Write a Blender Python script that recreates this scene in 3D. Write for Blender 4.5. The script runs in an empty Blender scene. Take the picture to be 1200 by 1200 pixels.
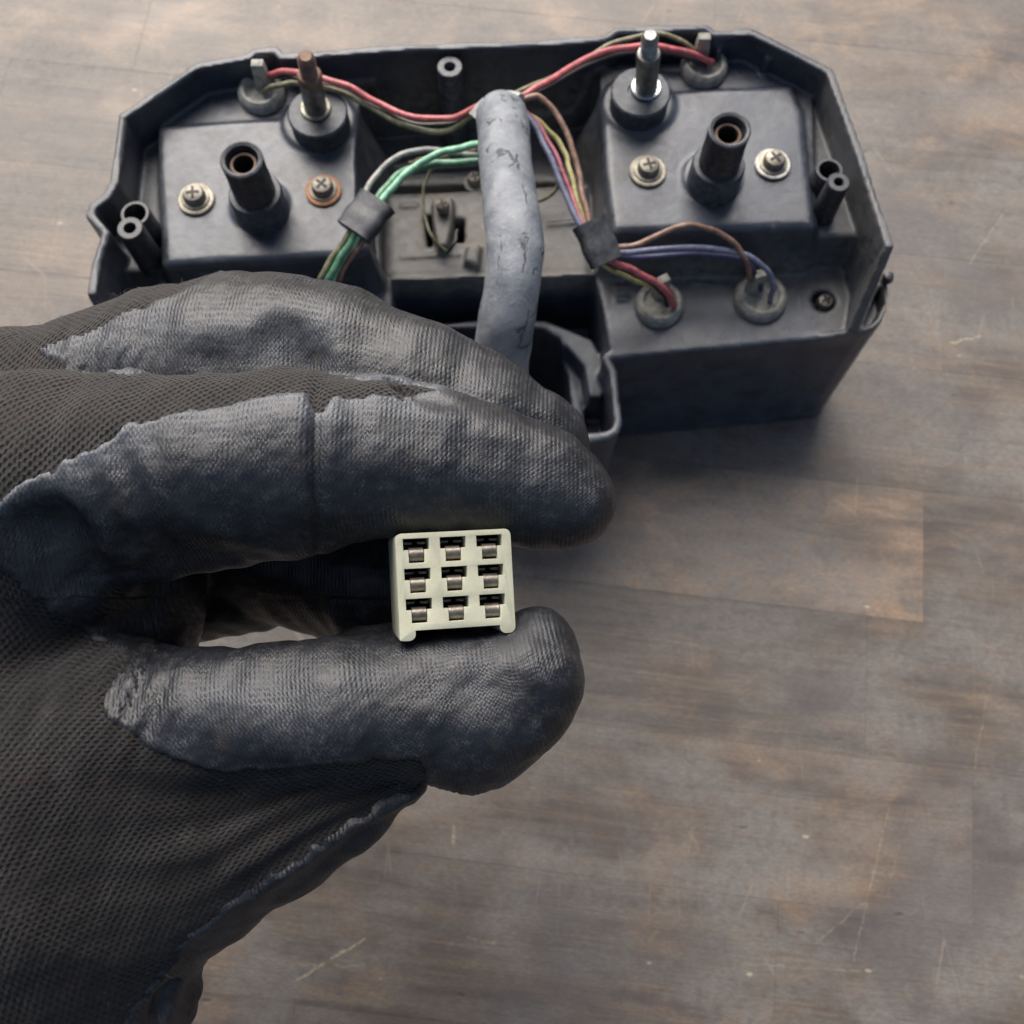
import bpy, bmesh, math, random
import numpy as np
from mathutils import Vector, Matrix
R = math.radians
random.seed(7)
rng = np.random.default_rng(7)
S = 0.001            # everything below is laid out in millimetres
scn = bpy.context.scene
col = scn.collection

# ------------------------------------------------------------------ camera, sky, sun, exposure
CAMZ, TILT, FPX = 345.0, R(17.0), 1200.0
cam_d = bpy.data.cameras.new('camera'); cam = bpy.data.objects.new('camera', cam_d); col.objects.link(cam)
cam.location = (0, 0, CAMZ*S); cam.rotation_euler = (TILT, 0, 0)
cam_d.sensor_width = 36; cam_d.lens = 36; cam_d.clip_start = 0.005; cam_d.clip_end = 100
cam_d.dof.use_dof = True; cam_d.dof.focus_distance = 0.172; cam_d.dof.aperture_fstop = 34
scn.camera = cam

SUN_EL, SUN_AZ = R(44), R(-14)          # azimuth measured from +Y towards +X
w = bpy.data.worlds.new('World'); scn.world = w; w.use_nodes = True
wn = w.node_tree; bg = wn.nodes['Background']
sky = wn.nodes.new('ShaderNodeTexSky'); sky.sky_type = 'NISHITA'; sky.sun_disc = False
sky.sun_elevation = SUN_EL; sky.sun_rotation = SUN_AZ; sky.air_density = 1.0; sky.dust_density = 5.0; sky.ozone_density = 0.3
wn.links.new(sky.outputs[0], bg.inputs[0]); bg.inputs[1].default_value = 0.08
sd = bpy.data.lights.new('sun', 'SUN'); sd.energy = 3.4; sd.angle = R(55); sd.color = (1.0, 0.965, 0.925)
so = bpy.data.objects.new('sun', sd); col.objects.link(so)
so.location = (0, 0.6, 1.0)
dvec = Vector((math.sin(SUN_AZ)*math.cos(SUN_EL), math.cos(SUN_AZ)*math.cos(SUN_EL), math.sin(SUN_EL)))
so.rotation_euler = dvec.to_track_quat('Z', 'Y').to_euler()
scn.view_settings.view_transform = 'Standard'; scn.view_settings.look = 'None'
scn.view_settings.exposure = 0.66; scn.view_settings.gamma = 1.0

# ------------------------------------------------------------------ point helpers (mm)
ct, st = math.cos(TILT), math.sin(TILT)
def at(u, v, z):
    """point at height z (mm above the table) seen at photo position u, v"""
    x = (u-600)/FPX; y = -(v-600)/FPX
    d = (x, ct*y + st, st*y - ct)
    t = (z-CAMZ)/d[2]
    return (t*d[0], t*d[1], z)
def cam2world(P):
    P = np.asarray(P, float)
    x, y, z = P[..., 0], P[..., 1], P[..., 2]
    return np.stack([x, ct*y - st*z, st*y + ct*z + CAMZ], -1)
def hand(u, v, d):
    return np.array([(u-600)/FPX*d, -(v-600)/FPX*d, -d])

# ------------------------------------------------------------------ object helpers
def link(o, parent=None):
    col.objects.link(o)
    if parent is not None: o.parent = parent
    return o
def tag(o, label=None, cat=None, group=None, kind=None):
    if label: o['label'] = label
    if cat: o['category'] = cat
    if group: o['group'] = group
    if kind: o['kind'] = kind
    return o
def empty(name, loc=(0, 0, 0)):
    o = bpy.data.objects.new(name, None); o.location = Vector(loc)*S; o.empty_display_size = 0.01
    return link(o)
def obj_bm(name, bm, mat, parent=None, smooth=True, loc=None, auto=None):
    """bm in mm world coordinates (or around loc)"""
    me = bpy.data.meshes.new(name)
    bmesh.ops.recalc_face_normals(bm, faces=bm.faces)
    bm.to_mesh(me); bm.free()
    return obj_me(name, me, mat, parent, smooth, loc, auto)
def obj_me(name, me, mat, parent=None, smooth=True, loc=None, auto=None, scaled=False):
    if not scaled: me.transform(Matrix.Scale(S, 4))
    me.materials.append(mat)
    me.polygons.foreach_set('use_smooth', [smooth]*len(me.polygons))
    if auto is not None:
        me.set_sharp_from_angle(angle=R(auto))
    o = bpy.data.objects.new(name, me)
    link(o, parent)
    if loc is not None: o.location = Vector(loc)*S
    if parent is not None and parent.type == 'EMPTY' or parent is not None:
        m = Matrix.Identity(4); p = parent
        while p is not None:
            m = Matrix.Translation(p.location) @ m; p = p.parent
        o.matrix_parent_inverse = Matrix.Identity(4)
        o.location = o.location - m.translation
    return o
def fast_mesh(name, V, Q):
    me = bpy.data.meshes.new(name)
    n, m = len(V), len(Q)
    me.vertices.add(n); me.vertices.foreach_set('co', np.asarray(V, np.float32).ravel())
    me.loops.add(m*4); me.loops.foreach_set('vertex_index', np.asarray(Q, np.int32).ravel())
    me.polygons.add(m); me.polygons.foreach_set('loop_start', np.arange(0, m*4, 4, dtype=np.int32))
    try: me.polygons.foreach_set('loop_total', np.full(m, 4, np.int32))
    except Exception: pass
    me.update(calc_edges=True)
    return me
def attr(me, name, vals):
    a = me.attributes.new(name, 'FLOAT', 'POINT'); a.data.foreach_set('value', np.asarray(vals, np.float32))

def catmull(pts, n=10):
    P = [np.array(p, float) for p in pts]
    P = [2*P[0]-P[1]] + P + [2*P[-1]-P[-2]]
    out = []
    for i in range(1, len(P)-2):
        for k in range(n):
            t = k/n
            out.append(0.5*((2*P[i]) + (-P[i-1]+P[i+1])*t + (2*P[i-1]-5*P[i]+4*P[i+1]-P[i+2])*t*t + (-P[i-1]+3*P[i]-3*P[i+1]+P[i+2])*t**3))
    out.append(P[-2]); return out
def tube_bm(path, rad, seg=14, flat=None, wob=0.0, cap=True):
    """path: points; rad: float or list; flat: (ratio, up) flattened section"""
    bm = bmesh.new(); rings = []
    P = [Vector(p) for p in path]; up = Vector((0, 0, 1)) if flat is None else Vector(flat[1])
    ln = 0.0
    uvl = []
    prev = None
    for i, p in enumerate(P):
        t = (P[min(i+1, len(P)-1)]-P[max(i-1, 0)]).normalized()
        if prev is None or flat is not None:
            a = t.cross(up)
            if a.length < 1e-3: a = t.cross(Vector((1, 0, 0)))
            a.normalize()
        else:
            a = (prev - t*prev.dot(t)).normalized()
        prev = a; b = a.cross(t).normalized()
        r = rad[i] if hasattr(rad, '__len__') else rad
        k = flat[0] if flat else 1.0
        ring = []
        for j in range(seg):
            an = 2*math.pi*j/seg
            rr = r*(1 + (wob*(math.sin(3*an+i*.21)+math.sin(2*an-i*.33+1)+.6*math.sin(5*an+i*.5)) if wob else 0))
            c, s_ = math.cos(an), math.sin(an)
            if flat:
                c = math.copysign(abs(c)**.6, c); s_ = math.copysign(abs(s_)**.6, s_)
            ring.append(bm.verts.new(p + a*rr*c + b*rr*s_*k))
        rings.append(ring)
    for r0, r1 in zip(rings, rings[1:]):
        for j in range(seg):
            bm.faces.new((r0[j], r0[(j+1) % seg], r1[(j+1) % seg], r1[j]))
    if cap:
        bm.faces.new(rings[0]); bm.faces.new(rings[-1])
    return bm
def lathe_bm(prof, base, axis=(0, 0, 1), seg=32, bm=None, close=False):
    """prof: list of (r, h) from bottom to top"""
    bm = bm or bmesh.new()
    ax = Vector(axis).normalized(); a = ax.orthogonal().normalized(); b = ax.cross(a)
    base = Vector(base); rings = []
    for r, h in prof:
        if r < 1e-4: rings.append([bm.verts.new(base+ax*h)])
        else: rings.append([bm.verts.new(base+ax*h+(a*math.cos(2*math.pi*j/seg)+b*math.sin(2*math.pi*j/seg))*r) for j in range(seg)])
    prs = list(zip(rings, rings[1:]))
    if close: prs.append((rings[-1], rings[0]))
    for r0, r1 in prs:
        for j in range(seg):
            k = (j+1) % seg
            if len(r0) == 1 and len(r1) == 1: continue
            if len(r0) == 1: bm.faces.new((r0[0], r1[k], r1[j]))
            elif len(r1) == 1: bm.faces.new((r0[j], r0[k], r1[0]))
            else: bm.faces.new((r0[j], r0[k], r1[k], r1[j]))
    return bm
def box_bm(x0, x1, y0, y1, z0, z1, bevel=0.3, bm=None):
    b = bmesh.new()
    bmesh.ops.create_cube(b, size=1)
    for v in b.verts:
        v.co = Vector(((x0+x1)/2+v.co.x*(x1-x0), (y0+y1)/2+v.co.y*(y1-y0), (z0+z1)/2+v.co.z*(z1-z0)))
    if bevel: bmesh.ops.bevel(b, geom=b.edges[:], offset=bevel, segments=2, affect='EDGES', profile=.6)
    return b

# ------------------------------------------------------------------ signed distance helpers and surface nets
def sd_poly(X, Y, pts):
    pts = np.asarray(pts, float); d = np.full(X.shape, 1e9); s = np.zeros(X.shape, bool)
    n = len(pts)
    for i in range(n):
        ax, ay = pts[i]; bx, by = pts[(i+1) % n]
        ex, ey = bx-ax, by-ay
        t = np.clip(((X-ax)*ex+(Y-ay)*ey)/(ex*ex+ey*ey+1e-12), 0, 1)
        d = np.minimum(d, (X-ax-t*ex)**2+(Y-ay-t*ey)**2)
        c = (ay > Y) != (by > Y)
        s ^= c & (X < ex*(Y-ay)/(ey if abs(ey) > 1e-9 else 1e-9)+ax)
    d = np.sqrt(d)
    return np.where(s, -d, d)
def sd_line(X, Y, pts):
    pts = np.asarray(pts, float); d = np.full(X.shape, 1e9)
    for (ax, ay), (bx, by) in zip(pts, pts[1:]):
        ex, ey = bx-ax, by-ay
        t = np.clip(((X-ax)*ex+(Y-ay)*ey)/(ex*ex+ey*ey+1e-12), 0, 1)
        d = np.minimum(d, (X-ax-t*ex)**2+(Y-ay-t*ey)**2)
    return np.sqrt(d)
def smin(a, b, k):
    h = np.clip(0.5+0.5*(b-a)/k, 0, 1)
    return b*(1-h)+a*h-k*h*(1-h)
def smax(a, b, k): return -smin(-a, -b, k)
def surface_nets(D, org, h):
    """D[x,y,z] -> vertices, quads with outward normals"""
    nx, ny, nz = D.shape
    ins = D < 0
    cnt = np.zeros((nx-1, ny-1, nz-1), np.uint8)
    for dx in (0, 1):
        for dy in (0, 1):
            for dz in (0, 1):
                cnt += ins[dx:nx-1+dx, dy:ny-1+dy, dz:nz-1+dz]
    act = (cnt > 0) & (cnt < 8)
    I = np.argwhere(act); n = len(I)
    idx = np.full(act.shape, -1, np.int32); idx[act] = np.arange(n)
    acc = np.zeros((n, 3)); num = np.zeros(n)
    C = [(a, b, c) for a in (0, 1) for b in (0, 1) for c in (0, 1)]
    vals = {c: D[I[:, 0]+c[0], I[:, 1]+c[1], I[:, 2]+c[2]] for c in C}
    for a in C:
        for ax in range(3):
            if a[ax] == 0:
                b = list(a); b[ax] = 1; b = tuple(b)
                va, vb = vals[a], vals[b]
                m = (va < 0) != (vb < 0)
                t = va/(va-vb+1e-20)
                p = np.tile(np.array(a, float), (n, 1)); p[:, ax] = t
                acc[m] += p[m]; num[m] += 1
    V = (I+acc/num[:, None])*h+np.asarray(org)
    Q = []
    for ax in range(3):
        o1, o2 = [(1, 2), (2, 0), (0, 1)][ax]
        sl0 = [slice(1, -1)]*3; sl1 = [slice(1, -1)]*3
        sl0[ax] = slice(0, -1); sl1[ax] = slice(1, None)
        A = ins[tuple(sl0)]; B = ins[tuple(sl1)]
        for sign, M in ((1, A & ~B), (0, ~A & B)):
            J = np.argwhere(M)
            off = np.ones(3, int); off[ax] = 0
            J = J+off
            def cell(d1, d2):
                K = J.copy(); K[:, o1] -= d1; K[:, o2] -= d2
                return idx[K[:, 0], K[:, 1], K[:, 2]]
            q = np.stack([cell(1, 1), cell(0, 1), cell(0, 0), cell(1, 0)], 1)
            if not sign: q = q[:, ::-1]
            Q.append(q)
    return V, np.concatenate(Q)
def relax(V, Q, it=2, lam=0.5):
    E = np.concatenate([Q[:, [0, 1]], Q[:, [1, 2]], Q[:, [2, 3]], Q[:, [3, 0]]])
    n = len(V); deg = np.bincount(E[:, 0], minlength=n)+np.bincount(E[:, 1], minlength=n)
    for k in range(it):
        for l in (lam, -lam*1.04):
            A = np.stack([np.bincount(E[:, 0], V[E[:, 1], c], n)+np.bincount(E[:, 1], V[E[:, 0], c], n) for c in range(3)], 1)
            V = V+l*(A/deg[:, None]-V)
    return V
def vnoise(P, s, seed=0):
    """cheap smooth noise -1..1"""
    r = np.random.default_rng(seed); o = np.zeros(P.shape[:-1])
    for k in range(7):
        a = r.normal(size=3); a /= np.linalg.norm(a)
        o += np.sin((P @ a)*2*math.pi/s*r.uniform(.6, 1.6)+r.uniform(0, 7))
    return o/7*1.6

# ------------------------------------------------------------------ materials
def new_mat(name):
    m = bpy.data.materials.new(name); m.use_nodes = True
    nt = m.node_tree; b = nt.nodes['Principled BSDF']
    return m, nt, b
class N:
    """tiny node builder"""
    def __init__(s, nt): s.nt = nt
    def n(s, t, **k):
        x = s.nt.nodes.new('ShaderNode'+t)
        for a, v in k.items(): setattr(x, a, v)
        return x
    def l(s, a, b): s.nt.links.new(a, b)
    def put(s, inp, v):
        if v is None: return
        if hasattr(v, 'is_linked') or hasattr(v, 'links'): s.l(v, inp)
        else: inp.default_value = v
    def math(s, op, a, b=None, c=None, clamp=False):
        x = s.n('Math', operation=op, use_clamp=clamp)
        s.put(x.inputs[0], a); s.put(x.inputs[1], b); s.put(x.inputs[2], c)
        return x.outputs[0]
    def pos(s, scale=(1, 1, 1), rot=(0, 0, 0), loc=(0, 0, 0)):
        tc = s.n('NewGeometry'); mp = s.n('Mapping')
        s.l(tc.outputs['Position'], mp.inputs[0])
        mp.inputs['Scale'].default_value = [1000*q for q in scale]; mp.inputs['Rotation'].default_value = rot; mp.inputs['Location'].default_value = loc
        return mp.outputs[0]
    def noise(s, vec, sc, det=4, rough=.55, dist=0):
        x = s.n('TexNoise'); s.l(vec, x.inputs['Vector']); x.inputs['Scale'].default_value = sc
        x.inputs['Detail'].default_value = det; x.inputs['Roughness'].default_value = rough; x.inputs['Distortion'].default_value = dist
        return x.outputs[0]
    def vor(s, vec, sc, feat='F1', out='Distance', rnd=1):
        x = s.n('TexVoronoi', feature=feat); s.l(vec, x.inputs['Vector']); x.inputs['Scale'].default_value = sc; x.inputs['Randomness'].default_value = rnd
        return x.outputs[out]
    def ramp(s, f, lo, hi, a=0.0, b=1.0, smooth=True):
        x = s.n('MapRange', interpolation_type='SMOOTHSTEP' if smooth else 'LINEAR'); s.put(x.inputs[0], f)
        for i, v in zip((1, 2, 3, 4), (lo, hi, a, b)): s.put(x.inputs[i], v)
        return x.outputs[0]
    def mix(s, f, a, b, mode='MIX'):
        x = s.n('Mix', data_type='RGBA', blend_type=mode); s.put(x.inputs[0], f)
        for i, v in ((6, a), (7, b)):
            if isinstance(v, (tuple, list)): v = tuple(v)+((1,) if len(v) == 3 else ())
            s.put(x.inputs[i], v)
        return x.outputs[2]
    def bump(s, h, dist, strength=1.0, nrm=None):
        x = s.n('Bump'); s.put(x.inputs['Height'], h); x.inputs['Distance'].default_value = dist*S; s.put(x.inputs['Strength'], strength)
        if nrm is not None: s.l(nrm, x.inputs['Normal'])
        return x.outputs[0]
    def attr(s, name):
        x = s.n('Attribute', attribute_name=name); return x.outputs['Fac']

def mat_simple(name, colr, rough, metal=0.0, var=.35, vs=.5, rust=None, bump=.03, spec=.5, dust=None, coat=0):
    m, nt, b = new_mat(name); g = N(nt)
    p = g.pos()
    n1 = g.noise(p, vs, 5, .6); n2 = g.noise(p, vs*6, 3)
    c = g.mix(g.ramp(n1, .3, .7), [q*(1-var) for q in colr], [min(1, q*(1+var)) for q in colr])
    if rust:
        c = g.mix(g.ramp(n2, rust[1]-.12, rust[1]+.12), c, rust[0])
        g.put(b.inputs['Metallic'], g.ramp(n2, rust[1]-.1, rust[1]+.1, metal, 0))
    else: b.inputs['Metallic'].default_value = metal
    if dust: c = g.mix(g.ramp(g.noise(p, dust[2], 6, .7), .42, .75, 0, dust[1]), c, dust[0])
    g.put(b.inputs['Base Color'], c)
    g.put(b.inputs['Roughness'], g.ramp(n2, .2, .8, max(.05, rough-.1), min(1, rough+.12)))
    b.inputs['Specular IOR Level'].default_value = spec
    b.inputs['Coat Weight'].default_value = coat
    g.put(b.inputs['Normal'], g.bump(n2, bump))
    return m

def mat_wood():
    m, nt, b = new_mat('worn_stained_wood'); g = N(nt)
    rot = (0, 0, R(6.8))
    oi = g.n('ObjectInfo')
    sep = g.n('SeparateColor'); g.l(oi.outputs['Color'], sep.inputs[0])      # r: tone, g: orange, b: grain offset
    tone, org, off = sep.outputs
    p0 = g.pos(rot=rot)
    cmb = g.n('CombineXYZ'); g.l(g.math('MULTIPLY', off, 400.0), cmb.inputs[2]); g.l(g.math('MULTIPLY', off, 911.0), cmb.inputs[0])
    add = g.n('VectorMath', operation='ADD'); g.l(p0, add.inputs[0]); g.l(cmb.outputs[0], add.inputs[1])
    def sc(x, y, src=add.outputs[0]):
        q = g.n('VectorMath', operation='MULTIPLY'); g.l(src, q.inputs[0]); q.inputs[1].default_value = (x, y, 1); return q.outputs[0]
    grain = g.noise(sc(.010, .16), 1, 8, .62, .5)
    fine = g.noise(sc(.05, 1.3), 1, 5, .65)
    streak = g.noise(sc(.016, .55), 1, 6, .68, .6)
    big = g.noise(sc(.8, 1, p0), .014, 6, .6, .5)
    med = g.noise(sc(.6, 1, p0), .05, 7, .68, .4)
    patch = g.noise(sc(.7, 1.1, p0), .028, 7, .62, .3)
    speck = g.noise(p0, .9, 4, .7)
    grit = g.noise(p0, 3.0, 3, .7)
    cloth = g.noise(sc(1, 1, p0), .22, 6, .72, .3)
    dark = (0.046, 0.036, 0.031); brown = (0.128, 0.094, 0.066); tan = (0.27, 0.195, 0.118); grey = (0.180, 0.170, 0.156)
    c = g.mix(g.ramp(grain, .34, .66), dark, brown)
    c = g.mix(g.ramp(streak, .55, .74, 0, .5), c, tan)
    # worn orange-tan wood showing through, stronger on some boards
    wear = g.math('ADD', g.ramp(med, .48, .70, 0, .7), g.math('MULTIPLY', org, g.ramp(med, .36, .62)))
    c = g.mix(g.math('MULTIPLY', wear, .62, clamp=True), c, (0.272, 0.180, 0.112))
    # grey dull film of wear over everything
    film = g.math('MULTIPLY', g.ramp(patch, .36, .62, .15, .85), g.ramp(cloth, .3, .62, .45, 1.0))
    c = g.mix(film, c, grey)
    c = g.mix(g.ramp(big, .50, .66, 0, .6), c, (0.080, 0.073, 0.074))
    c = g.mix(g.ramp(cloth, .56, .75, 0, .5), c, (0.062, 0.05, 0.046))
    c = g.mix(g.ramp(speck, .56, .75, 0, .35), c, (0.06, 0.048, 0.044))
    c = g.mix(g.ramp(fine, .55, .8, 0, .22), c, (0.235, 0.18, 0.13))
    micro = g.noise(sc(.5, 2.2), 1, 6, .75); pore = g.noise(sc(.10, 3.2), 1, 4, .7)
    c = g.mix(g.ramp(micro, .38, .62, .42, 0), c, (0.055, 0.045, 0.040))
    c = g.mix(g.ramp(pore, .56, .72, 0, .5), c, (0.048, 0.04, 0.036))
    c = g.mix(g.ramp(micro, .58, .75, 0, .35), c, (0.29, 0.245, 0.19))
    # stains: soft dark blotches
    v = g.vor(sc(1, 1, p0), .021)
    c = g.mix(g.math('MULTIPLY', g.ramp(v, .1, .34, 1, 0), g.ramp(med, .35, .65, 0, .55)), c, (0.045, 0.04, 0.043))
    # pale paint/plaster specks and nicks
    wob = g.n('VectorMath', operation='ADD'); g.l(sc(.55, 1.2, p0), wob.inputs[0])
    nz = g.n('TexNoise'); nz.inputs['Scale'].default_value = .5; g.l(p0, nz.inputs['Vector']); g.l(nz.outputs['Color'], wob.inputs[1])
    vp = g.n('TexVoronoi'); g.l(wob.outputs[0], vp.inputs['Vector']); vp.inputs['Scale'].default_value = .11
    sel = g.n('SeparateColor'); g.l(vp.outputs['Color'], sel.inputs[0])
    dots = g.math('MULTIPLY', g.ramp(vp.outputs['Distance'], .03, .085, 1, 0), g.math('GREATER_THAN', sel.outputs[0], .72))
    c = g.mix(g.math('MULTIPLY', dots, g.ramp(grit, .35, .55, .1, .9)), c, (0.46, 0.39, 0.28))
    vd = g.n('TexVoronoi'); g.l(wob.outputs[0], vd.inputs['Vector']); vd.inputs['Scale'].default_value = .083
    sel2 = g.n('SeparateColor'); g.l(vd.outputs['Color'], sel2.inputs[0])
    dk = g.math('MULTIPLY', g.ramp(vd.outputs['Distance'], .03, .10, 1, 0), g.math('GREATER_THAN', sel2.outputs[1], .6))
    c = g.mix(g.math('MULTIPLY', dk, g.ramp(grit, .4, .6, 0, .8)), c, (0.03, 0.026, 0.026))
    # fine random hairline scratches
    for k, (a, s1, th) in enumerate([(.9, .03, .005), (1.5, .035, .004), (.1, .04, .005)]):
        pr = g.pos(rot=(0, 0, a), scale=(1, .14, 1), loc=(31*k, 7*k, 0))
        e = g.vor(pr, s1, 'DISTANCE_TO_EDGE')
        msk = g.ramp(g.noise(g.pos(loc=(77*k, 0, 0)), .03, 3), .54, .66, 0, .7)
        c = g.mix(g.math('MULTIPLY', g.math('MULTIPLY', g.ramp(e, th*.2, th, .5, 0), msk), g.ramp(grit, .3, .6)), c, (0.33, 0.27, 0.19))
    hs = None
    # the few long scratches one can point at
    def seg(ax, ay, bx, by, wd, jag=0.9):
        gp = g.n('NewGeometry'); mp = g.n('VectorMath', operation='SCALE'); g.l(gp.outputs['Position'], mp.inputs[0]); mp.inputs['Scale'].default_value = 1000
        nn = g.n('TexNoise'); g.l(mp.outputs[0], nn.inputs['Vector']); nn.inputs['Scale'].default_value = .35
        ad = g.n('VectorMath', operation='MULTIPLY_ADD'); g.l(nn.outputs['Color'], ad.inputs[0]); ad.inputs[1].default_value = (jag*2, jag*2, 0); g.l(mp.outputs[0], ad.inputs[2])
        sb = g.n('VectorMath', operation='SUBTRACT'); g.l(ad.outputs[0], sb.inputs[0]); sb.inputs[1].default_value = (ax+jag, ay+jag, 0)
        L = math.hypot(bx-ax, by-ay); ex, ey = (bx-ax)/L, (by-ay)/L
        d1 = g.n('VectorMath', operation='DOT_PRODUCT'); g.l(sb.outputs[0], d1.inputs[0]); d1.inputs[1].default_value = (ex, ey, 0)
        d2 = g.n('VectorMath', operation='DOT_PRODUCT'); g.l(sb.outputs[0], d2.inputs[0]); d2.inputs[1].default_value = (-ey, ex, 0)
        a = g.math('ABSOLUTE', d2.outputs['Value'])
        inside = g.math('MULTIPLY', g.math('GREATER_THAN', d1.outputs['Value'], 0), g.math('LESS_THAN', d1.outputs['Value'], L))
        return g.math('MULTIPLY', inside, g.ramp(a, wd*.1, wd*.8, 1, 0))
    for (p, q, wd, st_, cc) in SCR:
        a = at(*p, 0); b2 = at(*q, 0)
        f = seg(a[0], a[1], b2[0], b2[1], wd)
        f = g.math('MULTIPLY', g.math('MULTIPLY', f, g.ramp(cloth, .38, .6, .15, 1)), g.ramp(grit, .36, .6, st_*.1, st_*.8))
        c = g.mix(f, c, cc)
    # board tone
    mul = g.n('VectorMath', operation='SCALE'); g.l(c, mul.inputs[0]); g.l(g.math('MULTIPLY_ADD', tone, 1.0, .5), mul.inputs['Scale'])
    g.put(b.inputs['Base Color'], mul.outputs[0])
    g.put(b.inputs['Roughness'], g.ramp(patch, .3, .7, .42, .62))
    b.inputs['Specular IOR Level'].default_value = .5
    h = g.math('ADD', g.math('MULTIPLY', grain, .5), g.math('ADD', g.math('MULTIPLY', fine, .35), g.math('ADD', g.math('MULTIPLY', speck, .25), g.math('MULTIPLY', dk, -.5))))
    g.put(b.inputs['Normal'], g.bump(h, .25))
    return m
PALE = (0.42, 0.36, 0.24)
SCR = [((1042, 945), (1000, 1125), .35, .8, PALE), ((1012, 1058), (945, 1115), .3, .6, PALE), ((1065, 945), (1040, 1050), .25, .4, PALE),
       ((1157, 815), (1140, 910), .35, .55, PALE), ((428, 1100), (348, 1148), .7, .9, (0.55, 0.47, 0.30)), ((340, 1130), (420, 1132), .5, .6, PALE),
       ((532, 968), (531, 990), 1.0, .75, (0.5, 0.43, 0.27)), ((1180, 245), (1135, 310), .45, .7, PALE),
       ((1112, 402), (1150, 394), .7, .85, (0.6, 0.5, 0.32)), ((445, 1032), (505, 1043), .5, .9, (0.03, .025, .02)),
       ((980, 40), (1200, 62), .8, .45, (0.03, .026, .024)), ((545, 1098), (580, 1105), .7, .8, PALE), ((870, 1130), (1010, 1138), .4, .5, PALE)]

def mat_knit():
    m, nt, b = new_mat('black_knit_fabric'); g = N(nt)
    kx, ky = g.attr('kx'), g.attr('ky')
    p = g.pos()
    jx = g.math('MULTIPLY_ADD', g.noise(p, .9, 2), .5, kx)
    jy = g.math('MULTIPLY_ADD', g.noise(g.pos(loc=(50, 0, 0)), .9, 2), .5, ky)
    cx = g.math('SINE', g.math('MULTIPLY', jx, 2*math.pi)); cy = g.math('SINE', g.math('MULTIPLY', jy, 2*math.pi))
    a = g.math('MULTIPLY', cx, cy)
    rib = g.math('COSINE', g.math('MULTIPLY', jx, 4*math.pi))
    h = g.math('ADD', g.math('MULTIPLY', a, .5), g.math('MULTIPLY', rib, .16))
    fz = g.noise(p, 6, 3, .7)
    h = g.math('MULTIPLY', h, g.ramp(g.noise(p, .16, 4, .6), .3, .65, .55, 1.15))
    h2 = g.math('MULTIPLY_ADD', fz, .5, h)
    big = g.noise(p, .03, 3)
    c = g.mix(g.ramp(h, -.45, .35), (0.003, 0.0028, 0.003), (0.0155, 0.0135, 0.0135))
    c = g.mix(g.ramp(g.noise(p, .22, 5, .7), .54, .72, 0, .45), c, (0.040, 0.037, 0.034))
    red = g.math('MULTIPLY', g.ramp(g.noise(p, .09, 3), .52, .66), g.ramp(g.noise(p, .8, 2), .5, .62, 0, .45))
    c = g.mix(red, c, (0.034, 0.009, 0.009))
    c = g.mix(g.math('MULTIPLY', g.attr('upper_pale'), g.ramp(h, -.4, .4, .15, .8)), c, (0.080, 0.073, 0.067))  # paler stitch tops on the upper knit
    c = g.mix(g.ramp(fz, .62, .8, 0, .25), c, (0.06, 0.055, 0.052))
    g.put(b.inputs['Base Color'], c)
    b.inputs['Roughness'].default_value = .85; b.inputs['Specular IOR Level'].default_value = .25
    b.inputs['Sheen Weight'].default_value = .10; b.inputs['Sheen Roughness'].default_value = .5
    g.put(b.inputs['Normal'], g.bump(h2, .55))
    return m
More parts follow.
